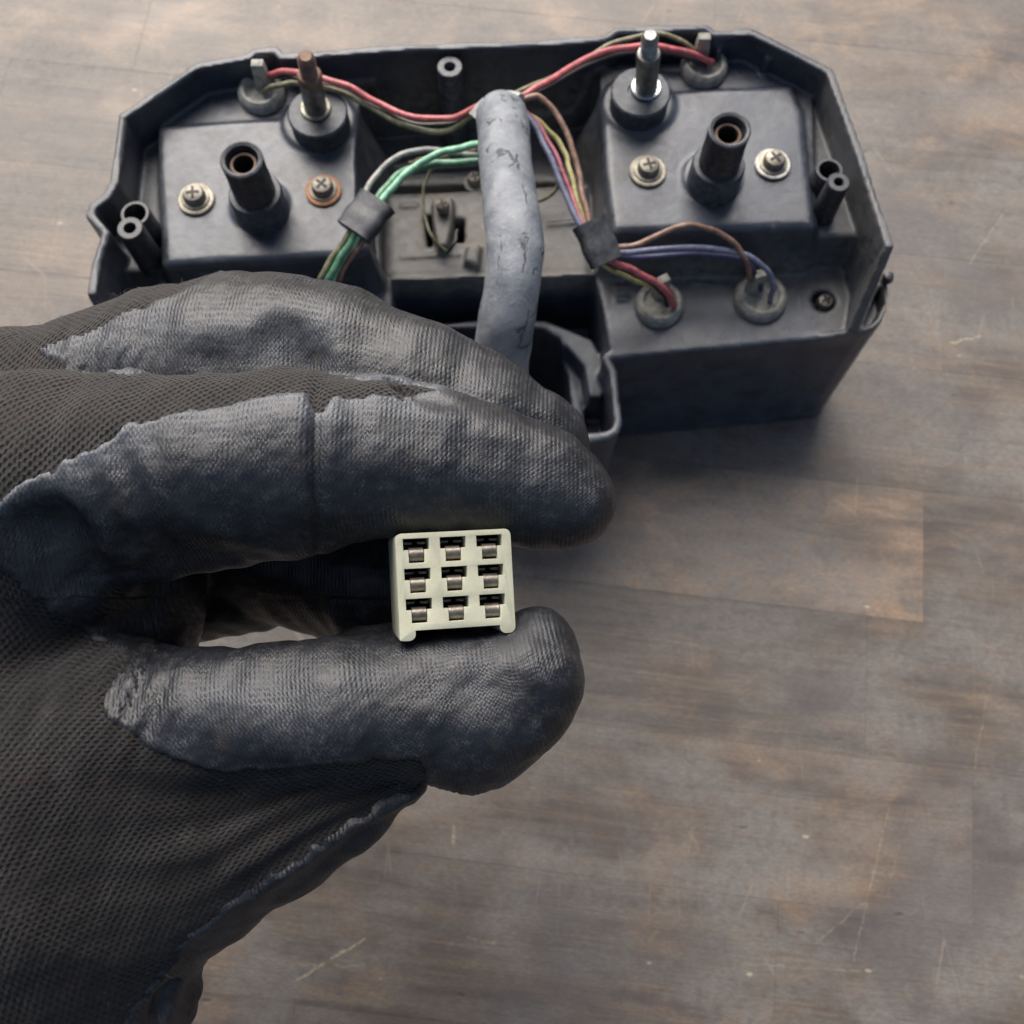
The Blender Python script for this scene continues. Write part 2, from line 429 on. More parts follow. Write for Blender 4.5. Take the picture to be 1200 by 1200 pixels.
def mat_coat():
    m, nt, b = new_mat('scuffed_nitrile_coating'); g = N(nt)
    kx, ky = g.attr('kx'), g.attr('ky'); p = g.pos()
    jx = g.math('MULTIPLY_ADD', g.noise(p, .35, 2), .6, kx)
    jy = g.math('MULTIPLY_ADD', g.noise(g.pos(loc=(50, 0, 0)), .45, 3), 1.2, ky)
    a = g.math('MULTIPLY', g.math('SINE', g.math('MULTIPLY', jx, 2*math.pi)), g.math('SINE', g.math('MULTIPLY', jy, 2*math.pi)))
    ribs = g.math('SINE', g.math('MULTIPLY', jx, 2*math.pi))
    n1 = g.noise(p, .10, 5, .6); n2 = g.noise(p, .9, 6, .68, .3); n3 = g.noise(p, 5, 4, .7); n4 = g.noise(p, .3, 5, .6)
    wr = g.noise(g.pos(scale=(1, .35, 1), rot=(0, 0, .5)), .30, 5, .6, 1.0)
    base = g.mix(g.ramp(n1, .35, .65), (0.007, 0.0075, 0.010), (0.015, 0.0165, 0.021))
    top = g.ramp(a, -.2, .9, .55, 1.0)
    scuff = g.math('MULTIPLY', g.ramp(n2, .46, .62), g.math('MULTIPLY', top, g.ramp(n4, .42, .66, .05, .6)))
    base = g.mix(g.math('MULTIPLY', scuff, .55), base, (0.100, 0.110, 0.126))
    base = g.mix(g.math('MULTIPLY', g.math('MULTIPLY', g.ramp(n3, .56, .70), g.ramp(n4, .42, .6)), .5), base, (0.22, 0.23, 0.24))
    base = g.mix(g.math('MULTIPLY', g.attr('worn'), g.math('MULTIPLY', top, g.ramp(n2, .28, .6, .35, 1.0))), base, (0.215, 0.232, 0.262))  # pale wear colour, doubling as a painted highlight on upper ridges
    tan = g.math('MULTIPLY', g.ramp(g.noise(p, .25, 4), .56, .68, 0, .2), g.ramp(n3, .4, .6))
    base = g.mix(tan, base, (0.15, 0.125, 0.09))
    g.put(b.inputs['Base Color'], base)
    g.put(b.inputs['Roughness'], g.ramp(n2, .3, .7, .27, .46))
    b.inputs['Specular IOR Level'].default_value = .5
    mod = g.ramp(n4, .35, .65, .35, 1.0)
    h = g.math('ADD', g.math('MULTIPLY', g.math('ADD', g.math('MULTIPLY', a, .13), g.math('MULTIPLY', ribs, .15)), mod), g.math('ADD', g.math('MULTIPLY', n2, .55), g.math('MULTIPLY', wr, .75)))
    g.put(b.inputs['Normal'], g.bump(g.math('MULTIPLY_ADD', n3, .28, h), .23))
    return m
def mat_housing():
    m, nt, b = new_mat('dusty_black_plastic'); g = N(nt); p = g.pos()
    n1 = g.noise(p, .05, 6, .6); n2 = g.noise(p, .35, 6, .7); n3 = g.noise(p, 2.5, 4, .7)
    c = g.mix(g.ramp(n1, .35, .65), (0.013, 0.016, 0.023), (0.027, 0.032, 0.044))
    c = g.mix(g.ramp(n2, .5, .75, 0, .35), c, (0.08, 0.09, 0.11))
    c = g.mix(g.ramp(n3, .62, .75, 0, .4), c, (0.16, 0.16, 0.15))
    c = g.mix(g.ramp(g.noise(p, .09, 6, .65), .34, .62, .10, .60), c, (0.058, 0.070, 0.094))
    d = g.math('MULTIPLY', g.attr('dust'), g.ramp(g.math('ADD', n2, g.math('MULTIPLY', n1, .5)), .45, .95, .15, 1))
    c = g.mix(g.math('MULTIPLY', d, .9, clamp=True), c, (0.215, 0.198, 0.165))
    e = g.vor(g.pos(scale=(1, .2, 1), rot=(0, 0, .8)), .08, 'DISTANCE_TO_EDGE')
    c = g.mix(g.math('MULTIPLY', g.ramp(e, .003, .012, .35, 0), g.ramp(n2, .5, .6)), c, (0.2, 0.2, 0.2))
    g.put(b.inputs['Base Color'], c)
    g.put(b.inputs['Roughness'], g.math('ADD', g.ramp(n2, .3, .7, .26, .40), g.math('MULTIPLY', d, .3)))
    g.put(b.inputs['Normal'], g.bump(g.math('MULTIPLY_ADD', n3, .5, n2), .10))
    return m
def mat_sheath():
    m, nt, b = new_mat('chalky_grey_vinyl'); g = N(nt); p = g.pos()
    n1 = g.noise(p, .09, 6, .6, .6); n2 = g.noise(p, .6, 6, .7)
    c = g.mix(g.ramp(n1, .34, .66), (0.12, 0.137, 0.162), (0.235, 0.25, 0.27))
    c = g.mix(g.ramp(n2, .52, .75, 0, .5), c, (0.38, 0.38, 0.37))
    q = g.pos(scale=(1, .30, 1))
    qa = g.n('VectorMath', operation='ADD'); g.l(q, qa.inputs[0])
    nz = g.n('TexNoise'); nz.inputs['Scale'].default_value = .25; nz.inputs['Detail'].default_value = 5; g.l(p, nz.inputs['Vector'])
    sc = g.n('VectorMath', operation='SCALE'); g.l(nz.outputs['Color'], sc.inputs[0]); sc.inputs['Scale'].default_value = 4; g.l(sc.outputs[0], qa.inputs[1])
    e = g.vor(qa.outputs[0], .13, 'DISTANCE_TO_EDGE')
    ck = g.math('MULTIPLY', g.ramp(e, .008, .045, 1, 0), g.ramp(g.noise(p, .1, 3), .50, .60))
    c = g.mix(g.math('MULTIPLY', ck, .85), c, (0.035, 0.035, 0.04))
    g.put(b.inputs['Base Color'], c); b.inputs['Roughness'].default_value = .6
    g.put(b.inputs['Normal'], g.bump(g.math('SUBTRACT', g.math('MULTIPLY_ADD', n1, 1.0, n2), ck), .3))
    return m
def mat_plug():
    m, nt, b = new_mat('aged_cream_nylon'); g = N(nt); p = g.pos()
    n1 = g.noise(p, .12, 4, .6); n2 = g.noise(p, 1.2, 5, .65)
    c = g.mix(g.ramp(n1, .35, .65), (0.44, 0.445, 0.335), (0.53, 0.52, 0.385))
    c = g.mix(g.ramp(n2, .55, .8, 0, .5), c, (0.44, 0.36, 0.20))
    c = g.mix(g.ramp(g.noise(p, 5, 3), .66, .76, 0, .5), c, (0.15, 0.12, 0.08))
    g.put(b.inputs['Base Color'], c); b.inputs['Roughness'].default_value = .42
    b.inputs['Subsurface Weight'].default_value = .25; b.inputs['Subsurface Radius'].default_value = (.0012, .001, .0006)
    g.put(b.inputs['Normal'], g.bump(n2, .06))
    return m
M = dict(
    wood=mat_wood(), knit=mat_knit(), coat=mat_coat(), housing=mat_housing(), sheath=mat_sheath(), plug=mat_plug(),
    under=mat_simple('dark_board_underlay', (0.045, 0.03, 0.022), .8),
    black=mat_simple('black_moulded_plastic', (0.014, 0.016, 0.021), .38, dust=((0.10, 0.10, 0.10), .5, .6)),
    collar=mat_simple('worn_black_rubber', (0.036, 0.043, 0.055), .5, dust=((0.12, 0.125, 0.13), .5, .5)),
    tape=mat_simple('dusty_black_tape', (0.040, 0.043, 0.050), .45, dust=((0.13, 0.13, 0.125), .6, .4)),
    rubber=mat_simple('dusty_grey_rubber', (0.34, 0.335, 0.30), .75, dust=((0.24, 0.22, 0.18), .7, .8), bump=.08),
    rubberd=mat_simple('dusty_dark_rubber', (0.26, 0.25, 0.22), .75, dust=((0.2, 0.19, 0.16), .7, .8), bump=.08),
    steel=mat_simple('dull_zinc_steel', (0.27, 0.27, 0.255), .45, 1.0, rust=((0.20, 0.15, 0.10), .62)),
    bright=mat_simple('bright_zinc_steel', (0.45, 0.48, 0.47), .38, 1.0, var=.15),
    screw=mat_simple('oxidised_screw_steel', (0.24, 0.225, 0.19), .5, .7, rust=((0.17, 0.12, 0.08), .58)),
    washer=mat_simple('tarnished_washer_steel', (0.27, 0.255, 0.21), .55, .6, rust=((0.30, 0.22, 0.12), .62)),
    rust=mat_simple('rusty_steel', (0.19, 0.14, 0.11), .65, .4, rust=((0.22, 0.095, 0.05), .54)),
    terminal=mat_simple('tarnished_brass', (0.175, 0.155, 0.13), .40, .75, var=.25, rust=((0.13, 0.08, 0.05), .66)),
    post_lit=mat_simple('dusty_fill_lit_plastic', (0.05, 0.057, 0.068), .45, dust=((0.16, 0.16, 0.155), .6, .5)),  # dusty plastic, its grey lightened in place of fill light
    orust=mat_simple('orange_rust', (0.30, 0.17, 0.10), .7, .2, rust=((0.34, 0.15, 0.07), .5)),
    bush=mat_simple('grimy_rusty_bush', (0.10, 0.075, 0.06), .6, .5, rust=((0.13, 0.06, 0.035), .56)),
    dark=mat_simple('deep_socket_black', (0.012, 0.010, 0.010), .6),
    red=mat_simple('red_wire_insulation', (0.42, 0.085, 0.095), .4, dust=((0.42, 0.25, 0.23), .7, .8)),
    pink=mat_simple('faded_pink_wire_insulation', (0.40, 0.12, 0.15), .4, dust=((0.3, 0.2, 0.2), .5, .5)),
    olive=mat_simple('olive_wire_insulation', (0.155, 0.15, 0.085), .45, dust=((0.3, 0.28, 0.2), .6, .5)),
    yellow=mat_simple('pale_yellow_wire_insulation', (0.40, 0.36, 0.14), .45, dust=((0.3, 0.27, 0.2), .6, .5)),
    brown=mat_simple('brown_wire_insulation', (0.20, 0.115, 0.08), .42, dust=((0.3, 0.22, 0.18), .5, .5)),
    blue=mat_simple('slate_blue_wire_insulation', (0.115, 0.125, 0.20), .45, dust=((0.24, 0.25, 0.30), .7, .7)),
    dblue=mat_simple('navy_wire_insulation', (0.035, 0.037, 0.09), .4),
    lgreen=mat_simple('light_green_wire_insulation', (0.20, 0.46, 0.30), .38, dust=((0.4, 0.5, 0.4), .4, .5)),
    green=mat_simple('green_wire_insulation', (0.07, 0.20, 0.12), .42, dust=((0.25, 0.3, 0.22), .4, .5)),
    grey=mat_simple('grey_wire_insulation', (0.28, 0.28, 0.26), .45),
    bwire=mat_simple('black_wire_insulation', (0.02, 0.02, 0.022), .35),
    white=mat_simple('dirty_white_tape', (0.36, 0.37, 0.37), .55, dust=((0.2, 0.19, 0.17), .7, .4)),
)

# ------------------------------------------------------------------ the table: rows of boards
ang = R(-6.85)
ex = np.array([math.cos(ang), math.sin(ang)]); ey = np.array([-math.sin(ang), math.cos(ang)])
A0 = np.array(at(660, 680, 0)[:2]); row0 = A0 @ ey; PITCH = 47.5
slab = box_bm(-560, 560, -420, 720, -24, -6.3, 1.0)
table = obj_bm('tabletop', slab, M['under'], smooth=False)
tag(table, 'worn dark brown wooden tabletop of long stained boards', kind='structure')
jA = np.array(at(1082, 640, 0)[:2]) @ ex; jB = np.array(at(1015, 810, 0)[:2]) @ ex
for r in range(-9, 14):
    if r == 0: cuts = [jA]
    elif r == -1: cuts = [jB]
    else: cuts = [random.uniform(-60, 150)]
    x = cuts[0]
    while x > -560: x -= random.uniform(230, 330); cuts.append(x)
    x = cuts[0]
    while x < 560: x += random.uniform(230, 330); cuts.append(x)
    cuts.sort()
    for a, b_ in zip(cuts, cuts[1:]):
        y0, y1 = row0+r*PITCH, row0+(r+1)*PITCH
        g_ = .025; zt = random.uniform(-.03, 0.0)
        bmx = box_bm(a+g_, b_-g_, y0+g_, y1-g_, -6.2, zt, 0.07)
        bmesh.ops.rotate(bmx, verts=bmx.verts, cent=(0, 0, 0), matrix=Matrix.Rotation(ang, 3, 'Z'))
        o = obj_bm('plank', bmx, M['wood'], table, smooth=False)
        tone = .5+random.uniform(-.06, .06); orange = random.uniform(0, .35)
        if r == 0 and b_ <= jA+1 and b_ > 0: orange = 1.2; tone = .57
        if r == 0 and a >= jA-1: orange = 0; tone = .48
        if r == -1: orange = .1; tone = .47
        if r >= 4: orange = .8; tone = .58
        if r in (2, 3): tone = .54
        o.color = (tone, orange, random.random(), 1)

# ------------------------------------------------------------------ instrument cluster housing (moulded shell from distance fields)
def XY(pts, z): return [at(u, v, z)[:2] for u, v in pts]
CO = np.array([-5.2, 150.7]); ca = R(3.8)
def local(X, Y):
    return (X-CO[0])*math.cos(ca)+(Y-CO[1])*math.sin(ca), -(X-CO[0])*math.sin(ca)+(Y-CO[1])*math.cos(ca)
cluster = empty('instrument_cluster', (CO[0], CO[1]+40, 0))
tag(cluster, 'black plastic twin gauge instrument cluster lying face down with its wired back open', 'instrument cluster')
def build_housing():
    h = 0.72
    xs = np.arange(-140, 134, h); ys = np.arange(80, 262, h); zs = np.arange(-2.16, 92, h)
    X, Y = np.meshgrid(xs, ys, indexing='ij'); Z = zs[None, None, :]
    rim = XY([(107, 342), (112, 306), (123, 272), (105, 252), (108, 241), (124, 230), (133, 214), (143, 136), (230, 77), (291, 66), (297, 60), (322, 58), (330, 66), (480, 55),
              (640, 50), (710, 44), (722, 35), (828, 31), (838, 39), (880, 37), (940, 66), (973, 83), (1008, 180), (1043, 287)], 88)
    rfoot = XY([(999, 388)], 60)[0]; lfoot = (rim[0][0]+3.5, rim[0][1]-13.5)
    body = rim[:-2] + [(rim[-2][0]+2.0, rim[-2][1])] + XY([(1040, 318), (1041, 345), (1039, 362), (1034, 376), (1024, 386), (1010, 390)], 60) + XY([(993, 391), (717, 417), (724, 430), (731, 492), (727, 504), (715, 512), (683, 518), (560, 528), (478, 522), (464, 500), (455, 440), (130, 462)], 60) + [(lfoot[0]-4, lfoot[1]+1)]
    sB = sd_poly(X, Y, body)[:, :, None]
    lx, ly = local(X, Y); lx = lx[:, :, None]; ly = ly[:, :, None]
    # tub, narrower towards the table
    S0 = sB[:, :, 0]; T = np.empty((len(xs), len(ys), len(zs)), np.float32)
    for k, z in enumerate(zs):                    # the front wall flares out towards the table
        q = max(0, 58-z)/58*7.0/h; i0 = int(q); f = q-i0
        A = np.concatenate([S0[:, i0:], np.repeat(S0[:, -1:], i0, 1)+np.arange(1, i0+1)*h], 1)
        B = np.concatenate([S0[:, i0+1:], np.repeat(S0[:, -1:], i0+1, 1)+np.arange(1, i0+2)*h], 1)
        T[:, :, k] = A*(1-f)+B*f
    D = np.maximum(np.maximum(T+(60-Z)*0.045, Z-58), -Z+0.2).astype(np.float32)
    def solid(pts, zref, z0, z1, draft=.06, k=1.0, clip=True, sdd=None, rd=.9):
        nonlocal D
        s = sd_poly(X, Y, XY(pts, zref))[:, :, None] if sdd is None else sdd
        d = smax(s+draft*(Z-zref), np.maximum(Z-z1, z0-Z), rd)
        if clip: d = np.maximum(d, sB+.8)
        D = smin(D, d, k).astype(np.float32)
    def cut(pts, zref, z0, z1, draft=.05, k=.8, clip=True, sdd=None):
        nonlocal D
        s = sd_poly(X, Y, XY(pts, zref))[:, :, None] if sdd is None else sdd
        d = np.maximum(s-draft*(Z-zref), np.maximum(Z-z1, z0-Z))
        if clip: d = np.maximum(d, sB+2.8)
        D = smax(D, -d, k).astype(np.float32)
    def circ(u, v, z, r):
        c = at(u, v, z); return (np.hypot(X-c[0], Y-c[1])-r)[:, :, None]
    # ledges beside and under the pods
    solid([(690, 70), (850, 50), (905, 50), (985, 110), (1000, 200), (1015, 276), (708, 285), (690, 200)], 74, 50, 74, .08)
    solid([(120, 240), (135, 140), (230, 80), (440, 60), (446, 130), (446, 200), (440, 300), (190, 318), (120, 320)], 73, 50, 73, .08)
    # lower tier of each pod
    solid([(684, 95), (700, 78), (780, 74), (905, 72), (930, 90), (952, 112), (958, 268), (714, 275), (700, 235), (690, 130)], 77, 50, 77.2, .22)
    solid([(190, 140), (232, 96), (320, 88), (438, 84), (446, 110), (444, 200), (430, 296), (190, 312), (186, 200)], 77, 50, 77.2, .15)
    # pod plates
    solid([(703, 122), (760, 106), (930, 98), (942, 130), (957, 266), (718, 272), (710, 210)], 80, 50, 80, .12, 1.2, rd=2.6)
    solid([(184, 146), (330, 136), (360, 128), (420, 128), (434, 160), (432, 200), (432, 293), (420, 299), (192, 311), (186, 230)], 80, 50, 80, .12, 1.2, rd=2.6)
    # centre trough
    cut([(447, 20), (682, 10), (690, 130), (694, 250), (696, 330), (440, 335), (436, 250)], 52, 50, 96)
    cut([(458, 326), (698, 322), (716, 418), (724, 494), (716, 504), (560, 521), (475, 516), (462, 440)], 58, 27, 96, .03)
    # clip for tongue interior wall is done by the polygon itself; block with lug in the trough
    solid([(449, 224), (560, 220), (692, 212), (696, 318), (688, 326), (462, 331), (449, 322)], 56, 26, 56, .10, 2.0, rd=4.0)
    solid([(506, 232), (530, 230), (531, 256), (525, 288), (514, 290), (507, 262)], 60, 50, 60.5, .10, .8)
    cut([(496, 252), (506, 252), (508, 288), (500, 290)], 56, 44, 70); cut([(532, 256), (545, 256), (544, 283), (533, 284)], 56, 44, 70)
    solid([(563, 285), (548, 287), (545, 305), (560, 310)], 59, 50, 59, .2)
    # floor steps
    solid([(440, 190), (560, 186), (560, 196), (440, 200)], 52, 48, 52.4); solid([(440, 207), (690, 200), (690, 212), (440, 218)], 54, 48, 53.6)
    # arch rib, raised lip and cable hole
    solid([(590, 372), (640, 375), (695, 398), (710, 427), (706, 466), (690, 466), (684, 430), (664, 407), (625, 394), (590, 393), (520, 395), (490, 420), (480, 460), (466, 460), (470, 410), (500, 380)], 44, 20, 44, .03)
    solid([(590, 386), (640, 390), (668, 404), (680, 435), (686, 500), (560, 520), (490, 510), (490, 410), (520, 388)], 34, 20, 35, .03)
    cut([(590, 399), (635, 400), (655, 412), (665, 440), (672, 500), (560, 510), (500, 500), (505, 420), (520, 400)], 35, -5, 80, 0, .8, False)
    # notch in the tongue lip
    cut([(708, 419), (723, 418), (725, 424), (709, 425)], 58, 54.5, 70, 0)
    # recesses on the shelf
    cut(None, 0, 53, 70, 0, .5, False, circ(966, 352, 58, 3.6))
    lipd = np.maximum(np.maximum(-(sB+1.7), sB), np.maximum(96-lx, ly-6))
    D = smin(D, np.maximum(lipd, np.maximum(Z-58-2.0*np.clip((lx-98)/12, 0, 1), 50-Z)), .5).astype(np.float32)
    cut([(1012, 382), (1026, 344), (1033, 334), (1034, 360), (1025, 378)], 58, 53, 64, 0, .6, False)
    for a in range(2): pass
    # ribs on the shelf
    solid([(470, 240), (490, 239), (490, 243), (470, 244)], 56, 50, 56.9); solid([(640, 262), (684, 258), (684, 262), (640, 266)], 56, 50, 56.8); solid([(470, 300), (540, 297), (540, 300), (470, 303)], 56, 50, 56.7)
    solid([(722, 335), (738, 334), (738, 337), (722, 339)], 58, 50, 58.8); solid([(722, 350), (736, 349), (736, 352), (722, 353)], 58, 50, 58.8)
    solid([(810, 330), (850, 334), (850, 337), (810, 334)], 58, 50, 58.8)
    solid(None, 82, 50, 81.0, .3, 1.5, True, circ(371, 132, 84, 10.5)); solid(None, 82, 50, 81.0, .3, 1.5, True, circ(750, 112, 84, 10.5))
    # lower boss rings round the drive sockets
    solid(None, 80, 60, 81.2, .3, 1.2, True, circ(833, 208, 80, 8.6)); solid(None, 80, 60, 81.2, .3, 1.2, True, circ(305, 240, 80, 8.6))
    # the upper wall
    wall = sd_line(X, Y, [lfoot]+rim+[rfoot])[:, :, None]-1.25-0.012*(88-Z)
    edge = -(ly+13*(88-Z)/28.0)
    wd = np.maximum(np.maximum(wall, edge-.5), np.maximum(Z-88, 56-Z))
    wd = np.maximum(wd, np.where(ly < -3, sB+.3, -9))
    D = smin(D, smax(wd, Z-88, .5), .8).astype(np.float32)
    # gusset end ribs
    # inner pilasters at the bends of the wall
    for (u, v) in ((846, 45), (720, 42), (905, 55)):
        solid(None, 84, 50, 84, 0, .8, False, circ(u, v, 88, 1.2))
    D += (0.10*np.sin(X*.21+1)*np.sin(Y*.17))[:, :, None].astype(np.float32)
    V, Q = surface_nets(D, (xs[0], ys[0], zs[0]), h)
    V = relax(V, Q, 2, .45)
    lX, lY = local(V[:, 0], V[:, 1])
    du = np.exp(-((lX-0)/38)**4)*.95*np.clip((V[:, 2]-46)/6, 0, 1)*np.clip((lY-2)/14, 0.12, 1)*np.clip((86-V[:, 2])/20, 0, 1)
    du = np.maximum(du, np.clip((lX-96)/9, 0, 1)*.42*np.clip((V[:, 2]-50)/8, 0, 1))
    du = np.maximum(du, np.clip((-lX-92)/9, 0, 1)*.25*np.clip((V[:, 2]-50)/8, 0, 1))
    # grime collected low on the shelf behind the sockets
    a = at(850, 318, 60); du = np.maximum(du, .7*np.exp(-((V[:, 1]-a[1])/7)**2)*np.clip((lX-25)/8, 0, 1)*np.clip((V[:, 2]-54)/4, 0, 1)*np.clip((72-V[:, 2])/10, 0, 1))
    me = fast_mesh('housing', V, Q); attr(me, 'dust', du)
    return obj_me('housing', me, M['housing'], cluster)
build_housing()

def part(name, bm, mat, parent, label=None, auto=35):
    o = obj_bm(name, bm, M[mat], parent, True, None, auto)
    if label: o['label'] = label
    return o
# drive sockets
for (u, v) in ((855, 152), (283, 187)):
    x, y, z = at(u, v, 105)
    pr = [(6.9, 88), (6.0, 89.6), (5.95, 97), (5.8, 97.4), (5.85, 104.4), (5.5, 105), (4.7, 105), (4.4, 104.5), (4.3, 92), (0, 92)]
    s = part('drive_socket', lathe_bm(pr, (x, y, 0), seg=40), 'black', cluster)
    part('socket_base', lathe_bm([(8.2, 79.5), (7.9, 81.5), (7.75, 89.2), (7.3, 90.0), (5.8, 90.1)], (x, y, 0), seg=40), 'collar', s)
    part('bush', lathe_bm([(4.15, 101), (4.1, 102.6), (3.6, 103), (3.0, 103), (2.8, 102.2)], (x, y, 0), seg=32), 'bush', s)
    part('bore', lathe_bm([(2.85, 102.7), (2.75, 93.5), (0, 93.5)], (x, y, 0), seg=32), 'dark', s)
    part('socket_ring', lathe_bm([(5.95, 104.2), (5.92, 105.1), (5.4, 105.35), (4.9, 105.15), (4.7, 104.6)], (x, y, 0), seg=40), 'collar', s)
# studs on collars
def threads(r0, r1, h0, h1, n):
    out = []
    for k in range(n):
        a = h0+(h1-h0)*k/n; b_ = h0+(h1-h0)*(k+.5)/n
        out += [(r0, a), (r1, b_)]
    return out
for (u, v, ut, vt, rusty) in ((757, 103, 762, 40, 0), (370, 127, 358, 65, 1)):
    x, y, z = at(u, v, 88)
    t = at(ut, vt, 113)
    axv = Vector((t[0]-x, t[1]-y, 25)).normalized()
    cx, cy, _ = at(u-(6 if not rusty else -2), v+4, 88)
    c = part('stud_collar', lathe_bm([(8.9, 79), (8.7, 85), (8.9, 85.6), (9.0, 87.4), (8.5, 88), (4.0, 88), (3.8, 87.5), (0, 87.5)], (cx, cy, 0), seg=44), 'collar', cluster)
    part('collar_ring', lathe_bm([(4.7, 87.8), (4.65, 88.5), (4.3, 88.8), (3.4, 88.8), (3.2, 88.2)], (x, y, 0), seg=32), 'bright' if not rusty else 'washer', c)
    pr = [(3.4, 0), (3.35, 14), (3.5, 14.6), (3.5, 16), (3.1, 16.8), (2.4, 17.0)]+threads(2.05, 2.45, 17.2, 24, 9)+[(2.1, 24.4), (1.6, 25), (0, 25)]
    s = part('mounting_stud', lathe_bm(pr, (x, y, 88), tuple(axv), seg=28), 'steel', cluster, None if not rusty else 'steel stud with a rusty threaded tip')
    if rusty:
        pr2 = [(3.55, 14.2), (3.62, 14.6), (3.6, 16.1), (3.1, 16.9), (2.5, 17.1)]+threads(2.12, 2.52, 17.3, 24.1, 9)+[(2.1, 24.6), (1.6, 25.1), (0, 25.1)]
        part('stud_thread', lathe_bm(pr2, (x, y, 88), tuple(axv), seg=28), 'rust', s)
# pan head screws with washers
def screw(u, v, z, rw, mat_s, mat_w, rot, rh=3.35, wash=True, label=None):
    x, y, _ = at(u, v, z+2)
    bm = lathe_bm([(rh*.98, 1.3), (rh, 1.9), (rh*.96, 3.1), (rh*.82, 3.9), (rh*.55, 4.25), (0, 4.35)], (x, y, z), seg=28)
    o = part('screw', bm, mat_s, cluster, label)
    cb = bmesh.new()
    for k in range(2):
        b = box_bm(-rh*.58, rh*.58, -.42, .42, 3.7, 4.42, .08)
        bmesh.ops.rotate(b, verts=b.verts, cent=(0, 0, 0), matrix=Matrix.Rotation(rot+k*math.pi/2, 3, 'Z'))
        bmesh.ops.translate(b, verts=b.verts, vec=(x, y, z+.02+.003*k))
        me = bpy.data.meshes.new('t'); b.to_mesh(me); b.free(); cb.from_mesh(me); bpy.data.meshes.remove(me)
    part('cross_slot', cb, 'dark', o)
    if wash:
        part('washer', lathe_bm([(rw, .02), (rw, .75), (rw-.35, 1.0), (rw-1.3, 1.0), (rw-1.35, 1.0), (2.2, 1.0)], (x, y, z), seg=36), mat_w, o)
        part('spring_washer', lathe_bm([(rw-1.3, .9), (rw-1.3, 1.35), (rw-1.6, 1.55), (2.4, 1.55)], (x, y, z), seg=30), 'washer', o)
    return o
screw(760, 197, 80.1, 5.6, 'screw', 'washer', .25)
screw(907, 189, 80.1, 5.5, 'screw', 'steel', .6)
screw(228, 230, 80.1, 5.5, 'screw', 'washer', .1)
screw(378, 220, 80.1, 5.4, 'screw', 'orust', .9, label='screw on a rusty orange washer')
screw(966, 355, 53.2, 3.2, 'screw', 'washer', .4, 2.6, False)
screw(519, 243, 60.5, 4, 'screw', 'washer', .3, 2.2, False)
screw(556, 211, 54, 3.6, 'screw', 'rubberd', .3, 2.4)
# screw posts
def post(u, v, zt, zb, r, ri, mat='black', hole=6):
    x, y, _ = at(u, v, zt)
    return part('screw_post', lathe_bm([(r+.55, zb), (r, zt-.4), (r-.3, zt), (ri+.15, zt), (ri, zt-.3), (ri*.9, zt-hole), (0, zt-hole)], (x, y, 0), seg=32), mat, cluster)
post(527, 78, 86, 49, 3.9, 1.7, 'post_lit')
post(983, 213, 91, 72, 3.25, 1.35); post(972, 199, 84, 72, 4.2, 3.0, hole=9)
post(152, 267, 91, 71, 3.7, 1.7); post(158, 250, 86, 71, 4.3, 3.1, hole=9)
# bulb sockets: rubber grommet with an upright clip
def sock(u, v, z, r, tu, tv, th, mat='rubber', rotz=0.0):
    x, y, _ = at(u, v, z)
    o = part('bulb_socket', lathe_bm([(r, z-1), (r, z+1.8), (r*.95, z+3.0), (r*.82, z+3.9), (r*.70, z+3.7), (r*.62, z+2.4), (r*.5, z+2.0), (0, z+1.9)], (x, y, 0), seg=40), mat, cluster)
    tx, ty, _ = at(tu, tv, z+1+th)
    b = bmesh.new()
    sec = [(-1.9, -1.2), (1.9, -1.2), (1.9, 1.2), (-1.9, 1.2)]
    bt = box_bm(-2.3, 2.3, -1.6, 1.6, z+1, z+1+th, .5)
    for vv in bt.verts:
        f = (vv.co.z-z-1)/th
        vv.co.x *= 1.15-.35*f; vv.co.y *= 1.2-.4*f
    bmesh.ops.rotate(bt, verts=bt.verts, cent=(0, 0, 0), matrix=Matrix.Rotation(rotz, 3, 'Z'))
    bmesh.ops.translate(bt, verts=bt.verts, vec=(tx, ty, 0))
    part('clip', bt, mat if mat == 'rubber' else 'rubberd', o)
    b.free()
    return o
sock(824, 82, 77, 7.4, 826, 42, 11, 'rubberd')
sock(308, 112, 77, 7.4, 301, 73, 11, 'rubber')
sock(772, 359, 58, 7.6, 778, 326, 10, 'rubberd', .5)
sock(890, 351, 58, 8.2, 891, 320, 10.5, 'rubberd', .3)
# little nib on the right outer wall
x, y, _ = at(1043, 330, 60)
part('wall_nib', lathe_bm([(0, 0), (1.4, .3), (1.9, 2), (1.4, 3.8), (0, 4.2)], (x-1.5, y, 60), seg=16), 'black', cluster)

# ------------------------------------------------------------------ wiring harness
cxy = at(590, 150, 95)
harness = empty('wiring_harness', (cxy[0], cxy[1], 50))
tag(harness, 'wiring harness with coloured wires, thick chalky grey sheath and cream plug held in the glove', 'wiring harness')
def wire(pts, mat, r=.95, name='wire', n=8):
    P = [at(*p) for p in pts]
    c = [q+np.array([math.sin(k*.9+len(P)*2+P[0][0]), math.cos(k*.7+P[0][1]), math.sin(k*.5)])*.13 for k, q in enumerate(catmull(P, n))]
    return part(name, tube_bm(c, r*.88, 10), mat, harness, None, 60)
